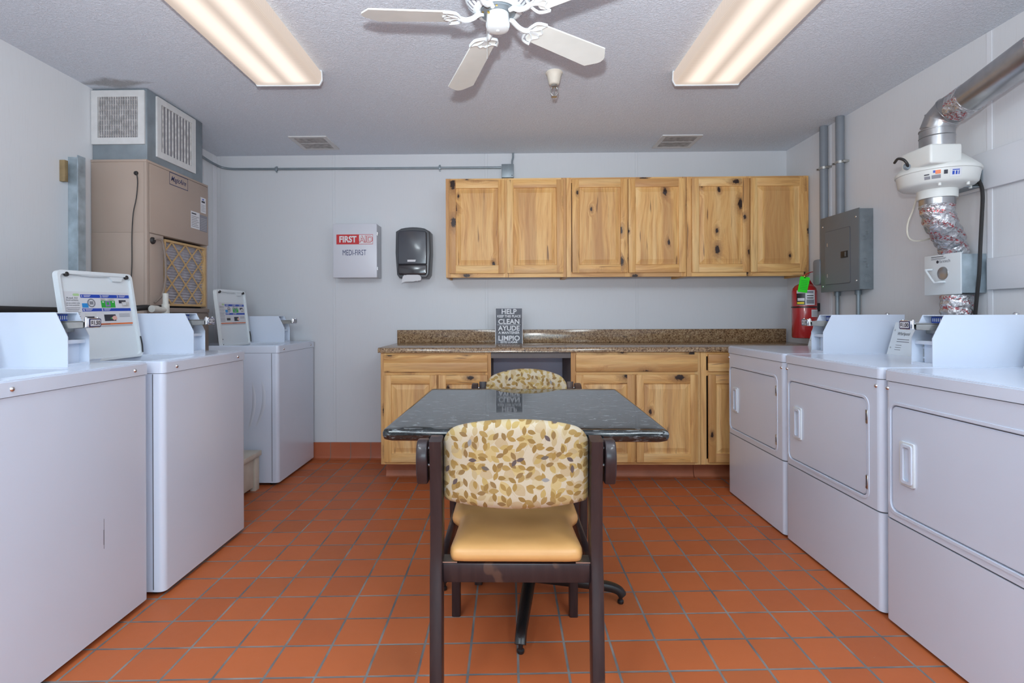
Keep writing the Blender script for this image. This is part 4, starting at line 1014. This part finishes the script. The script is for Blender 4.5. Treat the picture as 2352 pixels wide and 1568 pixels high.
mb = MB(['disp_low'], W(loc)); mb.prism([(cx-.109, 1.503), (cx-.115, 1.52), (cx-.115, 1.583), (cx+.113, 1.583), (cx+.111, 1.52), (cx+.106, 1.503)], 'y', 4.112, 4.140, .008, 3); mb.build('lower_cover', t)
mb = MB(['paper'], W(loc)); F = FRONT((cx-.006, 4.1075, 1.613)); mb.poly(F, [(-.033, -.008), (.030, -.008), (.034, .008), (-.033, .008)], .0005); mb.build('name_badge', cv)
mb = MB(['tissue']); f2 = [(-.832, 4.16, 1.50), (-.836, 4.14, 1.47), (-.842, 4.13, 1.437), (-.822, 4.125, 1.448), (-.74, 4.12, 1.449), (-.722, 4.125, 1.455), (-.705, 4.135, 1.458), (-.69, 4.14, 1.462), (-.686, 4.15, 1.48), (-.69, 4.16, 1.50)]
tf = [(-.83, 1.478), (-.83, 1.497), (-.70, 1.499), (-.69, 1.49)]
pts = [(-.832, 1.490), (-.838, 1.466), (-.842, 1.437), (-.820, 1.447), (-.790, 1.448), (-.745, 1.449), (-.728, 1.455), (-.704, 1.456), (-.690, 1.458), (-.686, 1.478), (-.694, 1.494), (-.712, 1.502), (-.80, 1.502)]
mb.prism(pts, 'y', 4.105, 4.112); mb.prism([(-.835, 1.455), (-.826, 1.50), (-.70, 1.50), (-.715, 1.452)], 'y', 4.112, 4.155)
tag(mb.build('paper_towel', None, (-.76, 4.11, 1.45)), 'white paper towel hanging out of the bottom of the dispenser', 'paper towel')

# ------------------------------------------------------------------ air handler
AX, AY0, AY1 = -2.09, 2.985, 3.60
loc = (-2.25, 3.29, 0)
t = thing('air_handler', loc, 'tall tan air handler cabinet with grey plenum in the left back corner', 'air handler')
mb = MB(['tan_metal', 'tan_dark', 'dark'], W(loc)); X0 = XL+.004
mb.box(X0, AX-.006, AY0, AY1, .0, 1.235, .002); mb.box(X0, AX-.006, AY0, 3.140, 1.235, 1.67, .001); mb.box(X0, X0+.10, 3.14, AY1, 1.235, 1.67); mb.box(X0, AX-.006, AY0, AY1, 1.67, 2.088, .002)
mb.box(X0, AX-.006, AY1-.012, AY1, 1.235, 1.67)
mb.mat('tan_metal').box(AX-.018, AX+.001, AY0-.002, AY0+.022, 0, 2.086, .002)
mb.box(X0-.0, AX+.002, AY0-.004, AY1+.001, 2.078, 2.092, .002)
body = mb.build('cabinet_body', t)
mb = MB(['tan_metal'], W(loc)); mb.box(AX-.006, AX+.003, AY0+.024, AY1-.002, 1.672, 2.076, .002); ap = mb.build('access_panel', t)
mb = MB(['tan_metal'], W(loc)); mb.box(AX-.006, AX+.001, AY0+.024, 3.128, .10, 1.668, .002); mb.build('side_panel', t)
mb = MB(['tan_dark'], W(loc)); mb.box(AX-.006, AX+.004, 3.132, AY1-.002, .10, 1.205, .003); mb.box(AX-.006, AX+.010, 3.132, AY1-.002, 1.207, 1.232, .002); mb.build('lower_panel', t)
# logo and stickers on the access panel
LF = lambda y, z, x=AX+.0032: frame((x, y, z), (0, 1, 0), (0, 0, 1))
mb = MB(['navy', 'ink'], W(loc)); F = LF(3.184, 1.998); mb.mat('navy')
for q in ((0, .186, 0, .004), (0, .186, .074, .078), (0, .003, 0, .078), (.183, .186, 0, .078)): mb.quad(F, *q, .0005)
mb.text('MagicAire', .045, F @ Matrix.Translation((.012, .026, .0008)), 'LEFT', .006, .45, .82); mb.build('maker_plate', ap)
mb = MB(['paper', 'ink', 'grey_ink', 'blue'], W(loc))
mb.mat('paper').quad(LF(3.508, 1.887), 0, .062, 0, .105, .0004); mb.mat('ink').quad(LF(3.508, 1.887), .012, .05, .07, .082, .0008); mb.mat('blue').quad(LF(3.508, 1.887), .02, .04, .088, .096, .0008)
mb.mat('grey_ink')
for i in range(5): mb.quad(LF(3.508, 1.887), .008, .054-.006*(i % 2), .012+.010*i, .015+.010*i, .0008)
F = LF(3.399, 1.766); mb.mat('paper').quad(F, 0, .098, .0, .112, .0004); mb.mat('grey_ink').quad(F, .098, .186, -.005, .105, .0004)
mb.mat('ink').quad(F, .008, .06, .094, .102, .0008)
for i in range(7): mb.quad(F, .008, .09-.01*(i % 3), .012+.011*i, .0145+.011*i, .0008)
mb.mat('paper')
for i in range(8): mb.quad(F, .104, .18, .004+.011*i, .0055+.011*i, .0008)
mb.build('rating_stickers', ap)
# filter
mb = MB(['cardboard', 'pleat', 'dark'], W(loc)); fy0, fy1, fz0, fz1 = 3.150, 3.585, 1.248, 1.655
N = 44; vs = []; 
for k in range(N+1):
    z = fz0+.01+(fz1-fz0-.02)*k/N; xx = AX-.020-(.014 if k % 2 else 0); vs += [(xx, fy0+.01, z), (xx, fy1-.01, z)]
mb.mat('pleat').add(vs, [(2*k, 2*k+1, 2*k+3, 2*k+2) for k in range(N)])
mb.mat('dark').box(X0+.11, AX-.045, fy0-.008, fy1+.002, fz0-.01, fz1+.012)
mb.mat('cardboard')
mb.ring(rrect(fy0, fy1, fz0, fz1, .002, 1), rrect(fy0+.014, fy1-.014, fz0+.014, fz1-.014, .002, 1), 'x', AX-.044, AX-.006)
seen = set(); ny, nz = 6, 6; dy, dz = (fy1-fy0-.02)/ny, (fz1-fz0-.02)/nz
for i in range(ny):
    for j in range(nz):
        a = (fy0+.01+i*dy, fz0+.01+j*dz); b_ = (a[0]+dy, a[1]+dz)
        if (i+j) % 2: p, q = (a[0], a[1]), (b_[0], b_[1])
        else: p, q = (a[0], b_[1]), (b_[0], a[1])
        mb.sweep([(AX-.013, p[0], p[1]), (AX-.013, q[0], q[1])], .002, .011, (1, 0, 0))
        for w2 in (p, q):
            if (round(w2[0], 3), round(w2[1], 3)) in seen: continue
            seen.add((round(w2[0], 3), round(w2[1], 3))); mb.box(AX-.0136, AX-.0116, w2[0]-.010, w2[0]+.010, w2[1]-.010, w2[1]+.010)
mb.build('air_filter', t)
# plenum and grilles
mb = MB(['galv'], W(loc)); mb.box(X0, AX-.004, AY0+.012, 3.545, 2.0925, ZC-.004, .002); pl = mb.build('plenum', t)
def grille(M4, w_, h, nv, nh, name):
    mb = MB(['grille'], W(loc) @ M4); i_ = .038
    mb.ring(rrect(0, w_, 0, h, .003, 2), rrect(i_, w_-i_, i_, h-i_, .002, 2), 'z', 0, .010)
    g_ = mb.build(name, pl)
    mb = MB(['grey_ink', 'grille_dirty'], W(loc) @ M4); mb.mat('grey_ink').box(i_-.004, w_-i_+.004, i_-.004, h-i_+.004, .0003, .001)
    mb.mat('grille_dirty')
    for k in range(nh): z = i_+(h-2*i_)*(k+.5)/nh; mb.box(i_, w_-i_, z-.0012, z+.0012, .0012, .0045)
    for k in range(nv): x = i_+(w_-2*i_)*(k+.6)/nv; mb.box(x-.0016, x+.0016, i_, h-i_, .0015, .010)
    mb.build('vanes', g_)
grille(frame((-2.436+.02, AY0+.0115, 2.182), (1, 0, 0), (0, 0, 1)), .312, .312, 17, 8, 'front_grille')
grille(frame((AX-.0035, 3.070, 2.133), (0, 1, 0), (0, 0, 1)), .382, .360, 10, 0, 'side_grille')
# grommets, cord, hose
mb = MB(['rubber'], W(loc)); fx_, fz_ = -2.151, 2.012
mb.lathe([(0, .006), (.006, .008), (.011, .006), (.013, 0)], (fx_, AY0, fz_), 16, Matrix.Rotation(R(90), 4, 'X'))
pts = [at(314, 397, Y=2.975), at(316, 420, Y=2.972), at(313, 455, Y=2.97), at(306, 490, Y=2.97), at(303, 540, Y=2.97), at(303, 600, Y=2.97), at(301, 650, Y=2.972), at(300, 690, Y=2.972), at(299, 730, Y=2.972)]
mb.tube(spline(pts, 4), .0028, 6); mb.build('thermostat_cord', t)
mb = MB(['rubber', 'brass'], W(loc)); mb.mat('rubber').lathe([(.006, .012), (.014, .012), (.020, .006), (.021, 0)], (AX+.001, 3.030, 1.628), 18, Matrix.Rotation(R(90), 4, 'Y'))
mb.mat('tan_dark')
pts = [(AX, 3.030, 1.632), (AX+.02, 3.045, 1.640), (AX+.028, 3.075, 1.63), (AX+.03, 3.095, 1.57), (AX+.03, 3.105, 1.48), (AX+.03, 3.100, 1.39), (AX+.03, 3.07, 1.31), (AX+.02, 3.02, 1.262)]
mb.tube(spline(pts, 5), .0065, 8); mb.build('drain_hose', t)
# things round the unit
a = at(303, 702, X=-2.03); b_ = at(372, 703, X=-2.03)
tubeobj('insulated_pipe', [(-2.10, 2.86, 1.225), (-2.06, 2.90, 1.232), (-2.035, 3.00, 1.236), (-2.03, 3.08, 1.240)], [.016]*9+[.013]*5+[.009]*5, 'rubber', 'thick black foam-wrapped pipe in front of the tan air handler', 'pipe')
def pvcx(mb):
    mb.tube([(-2.005, 2.945, 1.224), (-2.005, 3.03, 1.219)], .016, 14); mb.tube([(-2.005, 3.02, .95), (-2.005, 3.02, 1.255)], .0205, 16); mb.tube([(-2.005, 2.90, 1.226), (-2.005, 2.945, 1.225)], .020, 14)
tubeobj('drain_pipe', [(-2.005, 3.02, .9), (-2.005, 3.02, 1.318)], .0155, 'pvc', 'white plastic drain pipe standing behind the middle washer', 'pipe', 16, n=0, extra=pvcx)
tubeobj('foam_pipe', [(XL+.022, 1.2, 1.226), (XL+.022, 1.9, 1.224), (XL+.024, 2.5, 1.218), (XL+.06, 2.80, 1.215)], .018, 'rubber', 'black foam-covered pipe along the left wall above the nearest washer', 'pipe')
mb = MB(['galv_light', 'dark']); mb.prism([(XL+.001, 2.83), (XL+.001, 2.855), (XL+.072, 2.86), (XL+.082, 2.85), (XL+.082, 2.80), (XL+.076, 2.80), (XL+.072, 2.845), (XL+.012, 2.83)], 'z', .0, 2.062, 0)
mb.mat('dark')
for z in (2.03, 1.98, 1.70, 1.68): mb.lathe([(0, .001), (.003, 0)], (XL+.035, 2.843, z), 8, Matrix.Rotation(R(90), 4, 'X'))
tag(mb.build('metal_wall_bracket', None, (XL+.04, 2.84, 0)), 'upright galvanised steel strip beside the tan air handler', 'metal strip')
mb = MB(['brown_wood']); mb.box(XL+.0005, XL+.030, 2.775, 2.797, 1.915, 2.03, .001)
tag(mb.build('wood_block', None, (XL+.015, 2.78, 1.915)), 'small bare wood block on the left wall beside the steel strip', 'wood block')
# bench between the washers
loc = (-1.90, 3.23, 0)
t = thing('wooden_platform', loc, 'low cream-painted wooden platform between the middle and farthest washers', 'platform')
mb = MB(['bench'], W(loc)); mb.box(-2.06, -1.700, 2.92, 3.562, .228, .262, .003); mb.build('top_board', t)
mb = MB(['bench'], W(loc)); mb.box(-2.05, -1.722, 2.93, 3.49, .03, .2275, .002); mb.build('side_board', t)
mb = MB(['bench'], W(loc)); mb.box(-1.748, -1.712, 3.495, 3.55, .0, .2275, .002); mb.build('corner_post', t)

# ------------------------------------------------------------------ right wall
loc = (XR, 3.48, 1.58)
t = thing('breaker_panel', loc, 'grey electrical breaker panel on the right wall', 'breaker panel')
mb = MB(['panel_galv', 'groove'], W(loc)); mb.box(2.186, XR-.001, 3.288, 3.672, 1.335, 1.838, .002)
M4 = frame((2.228, 3.2878, 1.585), (1, 0, 0), (0, 0, 1))
for z, r_ in ((.185, .024), (-.185, .024), (.07, .012), (-.07, .012), (-.105, .010), (-.10, .010), (.10, .010)):
    xx = -.012 if abs(z) < .08 else .0
    for rr in (r_, r_*.62): mb.mat('panel_galv').lathe([(rr, 0), (rr+.0012, .0012), (rr+.0024, 0)], M4 @ Vector((xx, z, 0)), 20, M4.to_3x3().to_4x4(), caps=False)
mb.build('back_box', t)
mb = MB(['panel_grey'], W(loc)); mb.box(2.179, 2.185, 3.286, 3.684, 1.330, 1.842, .0015); cv = mb.build('cover', t)
mb = MB(['panel_grey', 'groove'], W(loc)); mb.mat('groove').prism(rrect(3.366, 3.632, 1.378, 1.742, .012, 4), 'x', 2.1785, 2.1795); mb.mat('panel_grey').prism(rrect(3.370, 3.628, 1.382, 1.738, .010, 4), 'x', 2.1755, 2.179, 0); d = mb.build('door', cv)
mb = MB(['black'], W(loc)); mb.box(2.172, 2.177, 3.388, 3.455, 1.545, 1.588, .001); mb.mat('panel_grey').box(2.170, 2.1725, 3.402, 3.412, 1.552, 1.582); mb.build('latch', d)
mb = MB(['chrome'], W(loc))
for y, z in ((3.315, 1.79), (3.66, 1.78), (3.31, 1.39), (3.66, 1.37)): mb.lathe([(0, .003), (.005, .002), (.006, 0)], (2.1788, y, z), 10, Matrix.Rotation(R(-90), 4, 'Y'))
for z in (1.65, 1.44): mb.box(2.1745, 2.1765, 3.60, 3.606, z-.012, z+.012)
mb.build('screws', cv)
G = 'grey plastic conduits above the breaker panel'
def strap(x, y, z, nm):
    def f(mb):
        mb.mat('steel'); mb.lathe([(.0265, -.008), (.031, -.008), (.031, .008), (.0265, .008)], (x, y, z), 20)
        mb.box(x-.006, XR-.0005, y-.046, y-.028, z-.007, z+.007, .001); mb.box(x-.006, XR-.0005, y+.028, y+.046, z-.007, z+.007, .001)
        mb.tube([(x-.03, y+.035, z), (x+.01, y+.035, z)], .006, 8)
    return f
tubeobj('grey_conduit', [(2.238, 3.745, 1.566), (2.238, 3.745, ZC-.002)], .0262, 'grey_pvc', 'left thick grey conduit that passes beside the breaker panel', 'conduit', 20, G, 0, strap(2.238, 3.745, 2.213, 0))
tubeobj('grey_conduit', [(2.236, 3.560, 1.8405), (2.236, 3.560, ZC-.002)], .0262, 'grey_pvc', 'right thick grey conduit that enters the top of the breaker panel', 'conduit', 20, G, 0, strap(2.236, 3.56, 2.20, 0))
mb = MB(['grey_pvc']); mb.prism(rrect(3.695, 3.780, 1.385, 1.565, .025, 5), 'x', 2.178, XR-.001, .006, 2)
tag(mb.build('conduit_body', None, (2.22, 3.745, 1.47)), 'small rounded grey electrical box left of the breaker panel', 'electrical box')
G = 'thin metal conduits below the breaker panel'
tubeobj('metal_conduit', [(2.247, 3.612, .30), (2.247, 3.612, 1.3295)], .0125, 'galv', 'left thin metal conduit dropping below the breaker panel', 'conduit', 14, G, 0, lambda mb: mb.tube([(2.247, 3.612, 1.305), (2.247, 3.612, 1.333)], .019, 14))
tubeobj('metal_conduit', [(2.247, 3.398, .30), (2.247, 3.398, 1.3295)], .0125, 'galv', 'right thin metal conduit dropping below the breaker panel', 'conduit', 14, G, 0, lambda mb: mb.tube([(2.247, 3.398, 1.305), (2.247, 3.398, 1.333)], .019, 14))

# fire extinguisher
ex, ey, r_ = 2.166, 3.865, .082; loc = (ex, ey, 1.005)
t = thing('fire_extinguisher', loc, 'red fire extinguisher mounted below the wall cabinets at the right wall', 'fire extinguisher')
mb = MB(['ext_red', 'black'], W(loc)); mb.lathe([(.070, 1.005), (r_-.003, 1.008), (r_, 1.018), (r_, 1.345), (r_-.006, 1.368), (r_-.022, 1.388), (.035, 1.402), (.022, 1.408), (.020, 1.42)], (ex, ey, 0), 40); cy = mb.build('cylinder', t)
mb = MB(['black'], W(loc)); mb.lathe([(r_+.0005, 1.226), (r_+.003, 1.226), (r_+.003, 1.236), (r_+.0005, 1.236)], (ex, ey, 0), 40); mb.box(ex+.05, XR-.001, ey-.02, ey+.02, 1.20, 1.26, .002); mb.build('strap_band', t)
mb = MB(['paper', 'black', 'yellow', 'grey_ink'], W(loc))
P = lambda k, a0, a1, z0, z1, e=.0006: mb.mat(k).lathe([(r_+e, z0), (r_+e, z1)], (ex, ey, 0), 10, None, a0, a1)
P('paper', 205, 292, 1.245, 1.352); P('black', 205, 245, 1.247, 1.330, .001); P('yellow', 208, 240, 1.253, 1.268, .0014); P('paper', 210, 242, 1.276, 1.296, .0014)
P('grey_ink', 250, 288, 1.255, 1.285, .001); P('black', 252, 284, 1.293, 1.299, .0012); P('black', 252, 284, 1.310, 1.316, .0012); P('grey_ink', 252, 284, 1.33, 1.346, .001)
P('paper', 273, 330, 1.160, 1.212)
mb.mat('grey_ink')
for i in range(4): P('grey_ink', 277, 322, 1.168+i*.010, 1.1705+i*.010, .001)
mb.build('label', cy)
mb = MB(['galv', 'brass', 'ext_red'], W(loc)); mb.mat('brass').lathe([(.018, 1.41), (.020, 1.43), (.014, 1.446), (.014, 1.46)], (ex, ey, 0), 16)
mb.mat('ext_red'); k = Vector((ex, ey, 0))
mb.sweep(spline([k+Vector((-.028, -.01, 1.452)), k+Vector((0, -.01, 1.468)), k+Vector((.04, -.01, 1.486)), k+Vector((.068, -.01, 1.488))], 4), .022, .006, (0, 1, 0), .002)
mb.sweep(spline([k+Vector((-.02, -.01, 1.448)), k+Vector((.01, -.01, 1.447)), k+Vector((.045, -.01, 1.40)), k+Vector((.062, -.01, 1.372))], 4), .020, .010, (0, 1, 0), .003)
mb.mat('galv').lathe([(0, .008), (.010, .008), (.012, 0)], (ex+.012, ey-.022, 1.43), 14, Matrix.Rotation(R(90), 4, 'X')); mb.build('valve_handle', t)
mb = MB(['lime', 'dark', 'palegreen']); F = frame((0, 0, 0), (.97, -.02, -.04), (.12, .02, 1)); mb.mat('lime').prism([(-.036, -.112), (.030, -.112), (.036, -.006), (.030, 0), (-.028, 0), (-.034, -.006)], 'y', -.0006, .0006)
F2 = FRONT((0, -.0007, 0)); mb.mat('dark').poly(F2, rrect(-.006, .006, -.010, -.002, .003, 3), .0003)
mb.mat('green'); 
for i in range(6): mb.quad(F2, -.026, .024, -.030-.012*i, -.027-.012*i, .0003)
o = tag(mb.build('inspection_tag', None, (0, 0, 0)), 'bright green inspection tag hanging on the fire extinguisher', 'tag'); o.location = (ex-.043, ey-.087, 1.447); o.rotation_euler = (R(2), R(8), 0)

# vent fan group
VX, VY = 2.075, 2.565
loc = (VX, VY, 1.73)
t = thing('duct_booster_fan', loc, 'round white plastic duct fan mounted on the right wall', 'duct fan')
mb = MB(['fan_body'], W(loc)); mb.lathe([(.072, 1.735), (.078, 1.735), (.080, 1.775), (.105, 1.783), (.140, 1.790), (.152, 1.802), (.160, 1.850), (.165, 1.852), (.166, 1.862), (.160, 1.872), (.148, 1.885), (.085, 1.945), (.078, 1.950), (.078, 1.978), (.070, 1.978)], (VX, VY, 0), 56); hs = mb.build('fan_housing', t)
mb = MB(['fan_body'], W(loc)); mb.box(VX-.150, VX-.005, VY-.150, VY+.03, 1.868, 1.958, .010, 3); jb = mb.build('wiring_box', t)
mb = MB(['galv'], W(loc)); mb.prism([(VX+.05, VY-.05), (XR-.022, VY-.05), (XR-.022, VY+.14), (VX+.05, VY+.10)], 'z', 1.781, 1.784); mb.box(XR-.026, XR-.0205, VY-.05, VY+.14, 1.785, 1.865, .001); mb.prism([(VX+.09, 1.785), (XR-.026, 1.785), (XR-.026, 1.875)], 'y', VY+.118, VY+.121); mb.build('mounting_bracket', t)
mb = MB(['fan_body'], W(loc))
for a in (235, 290, 340): mb.lathe([(0, 1.774), (.007, 1.776), (.007, 1.79)], (VX+.128*math.cos(R(a)), VY+.128*math.sin(R(a)), 0), 10)
mb.build('screw_boss', hs)
mb = MB(['paper', 'blue', 'orange', 'ink', 'grey_ink'], W(loc))
def LP(k, a0, a1, z0, z1, e): mb.mat(k).lathe([(.1525+(z0-1.802)/.048*.008+e, z0), (.1525+(z1-1.802)/.048*.008+e, z1)], (VX, VY, 0), 8, None, a0, a1)
LP('paper', 248, 264, 1.808, 1.846, .0008); LP('blue', 251, 254, 1.816, 1.832, .0014); LP('blue', 255.5, 258, 1.816, 1.832, .0014); LP('blue', 259.5, 261, 1.816, 1.832, .0014); LP('blue', 251, 261, 1.835, 1.839, .0014)
LP('ink', 240, 245, 1.822, 1.840, .001); LP('orange', 229, 236, 1.826, 1.843, .001); LP('blue', 226, 229, 1.832, 1.843, .001); LP('grey_ink', 224, 236, 1.806, 1.822, .001); LP('ink', 214, 221, 1.825, 1.830, .001); LP('grey_ink', 214, 222, 1.806, 1.820, .001)
mb.build('rating_stickers', hs)
mb = MB(['galv', 'rubber'], W(loc)); c = at(2082, 383, Y=VY-.152); mb.lathe([(0, .010), (.012, .010), (.016, 0)], c, 16, Matrix.Rotation(R(90), 4, 'X'))
mb.mat('rubber').tube(spline([c+Vector((0, -.008, 0)), c+Vector((-.014, -.02, .012)), c+Vector((-.022, -.01, .03)), c+Vector((-.016, .03, .045)), c+Vector((.02, .10, .047))], 5), .006, 8); mb.build('cable_gland', jb)
# power cord of the fan
pts = [at(2224, 390, X=2.236), at(2240, 402, X=2.238), at(2253, 425, X=2.238), at(2257, 450, X=2.238), at(2255, 500, X=2.238), at(2252, 560, X=2.225), at(2250, 610, X=2.218), at(2248, 640, X=2.218), at(2243, 690, X=2.225), at(2239, 740, X=2.235), at(2239, 800, X=2.235)]
tubeobj('power_cord', [tuple(p) for p in pts], .0075, 'rubber', 'black power cord hanging down the right wall from the duct fan', 'cord', 8)
pts = [at(2106, 452, Y=2.66), at(2098, 480, Y=2.68), at(2086, 510, Y=2.68), at(2084, 535, Y=2.68), at(2092, 550, Y=2.68), at(2112, 553, Y=2.68), at(2145, 546, Y=2.68)]
tubeobj('plastic_tube', [tuple(p) for p in pts], .0042, 'bench', 'thin cream plastic tube looping left of the foil duct', 'tube', 8)
# ducts
VXc = VX; p3 = Vector((2.100, 2.455, 2.155)); loc = (VX, VY, 1.98)
t = thing('exhaust_duct', loc, 'long round galvanised duct with elbow rising from the duct fan toward the ceiling', 'duct')
mb = MB(['duct'], W(loc)); mb.lathe([(.069, 1.979), (.069, 2.03), (.0715, 2.032), (.069, 2.035), (.069, 2.07)], (VX, VY, 0), 36)
d = (at(2345, 138, X=2.10)-at(2190, 250, X=2.10)).normalized()
p0 = Vector((VX, VY, 2.068)); p1 = Vector((VX+.010, VY-.012, 2.115)); p2 = Vector((VX+.020, VY-.05, 2.145))
mb.tube([p0, p1, p2, p3], .069, 36)
for q, nrm in ((p0, Vector((0, 0, 1))), (p1, (p2-p0).normalized()), (p2, (p3-p1).normalized())): mb.tube([q-nrm*.003, q+nrm*.003], .0715, 36)
mb.build('elbow', t)
mb = MB(['foil'], W(loc)); mb.tube([p3-d*.035, p3+d*.045], .0708, 36); mb.build('foil_joint', t)
mb = MB(['foil'], W(loc)); mb.tube([p3+d*.37, p3+d*.50, p3+d*.52], [.0705, .072, .070], 36); mb.build('foil_joint', t)
mb = MB(['duct'], W(loc)); mb.tube([p3+d*.04, p3+d*.20, p3+d*1.05], .068, 40); mb.build('pipe', t)
mb = MB(['foil', 'duct']); pts = spline([(VX, VY, 1.734), (VX, VY, 1.68), (VX+.025, VY+.01, 1.62), (VX+.090, VY+.040, 1.55), (2.207, 2.625, 1.477)], 6)
rr = [.068-.011*(i/(len(pts)-1))**2+.003*math.sin(i*2.1)+.002*math.sin(i*5.3) for i in range(len(pts))]; mb.mat('foil').tube(pts, rr, 36)
mb.mat('duct').tube([(VX, VY, 1.700), (VX, VY, 1.7345)], .0705, 36)
tag(mb.build('foil_duct', None, (VX, VY, 1.45)), 'foil-taped duct with red print between the duct fan and lint box', 'duct', 'foil wrapped ducts')
mb = MB(['foil']); pts = spline([(2.195, 2.60, 1.272), (2.195, 2.60, 1.22), (2.195, 2.60, 1.16), (2.195, 2.60, 1.0), (2.195, 2.60, .5)], 5)
mb.tube(pts, [.064+.005*math.sin(i*1.9)+.003*math.sin(i*4.3) for i in range(len(pts))], 36)
tag(mb.build('foil_duct', None, (2.195, 2.6, .5)), 'crumpled foil duct below the lint box, behind the dryers', 'duct', 'foil wrapped ducts')
loc = (2.20, 2.62, 1.275); bx0, by0, by1, bz0, bz1 = 2.150, 2.520, 2.724, 1.275, 1.474
t = thing('lint_trap_box', loc, 'white and galvanised lint trap box with round window below the duct fan', 'lint trap')
mb = MB(['galv_light'], W(loc)); mb.box(bx0, XR-.001, by0, by1, bz0+.005, bz1-.008, .002); mb.build('box', t)
mb = MB(['white_plastic'], W(loc)); mb.box(bx0-.008, bx0-.0005, by0-.006, by1+.006, bz0, bz1, .002); fp = mb.build('front_plate', t)
F = frame((bx0-.0084, by1+.006, bz0), (0, -1, 0), (0, 0, 1)); F3 = F.to_3x3().to_4x4()
mb = MB(['duct'], W(loc)); mb.lathe([(0, .0004), (.030, .0006), (.032, .002), (.033, 0)], F @ Vector((.115, .105, 0)), 28, F3); mb.build('window', fp)
mb = MB(['white_plastic'], W(loc)); mb.tube([F @ p for p in spline([(.052, .128, 0), (.042, .128, .020), (.048, .122, .028), (.092, .066, .028), (.105, .060, .026), (.125, .062, .020), (.128, .062, 0)], 4)], .005, 8); mb.build('handle', fp)
mb = MB(['ink', 'grey_ink'], W(loc)); mb.mat('grey_ink').text('fantech', .022, F @ Matrix.Translation((.095, .158, .0004)), 'LEFT', 0, 0, 1)
mb.mat('ink').poly(F, [(.084+.008*math.cos(k*.785), .164+.008*math.sin(k*.785)) for k in range(8)], .0004); mb.quad(F, .045, .12, .188, .191, .0004)
mb.mat('grey_ink').quad(F, .045, .135, .181, .183, .0004); mb.quad(F, .045, .13, .176, .178, .0004); mb.build('print', fp)
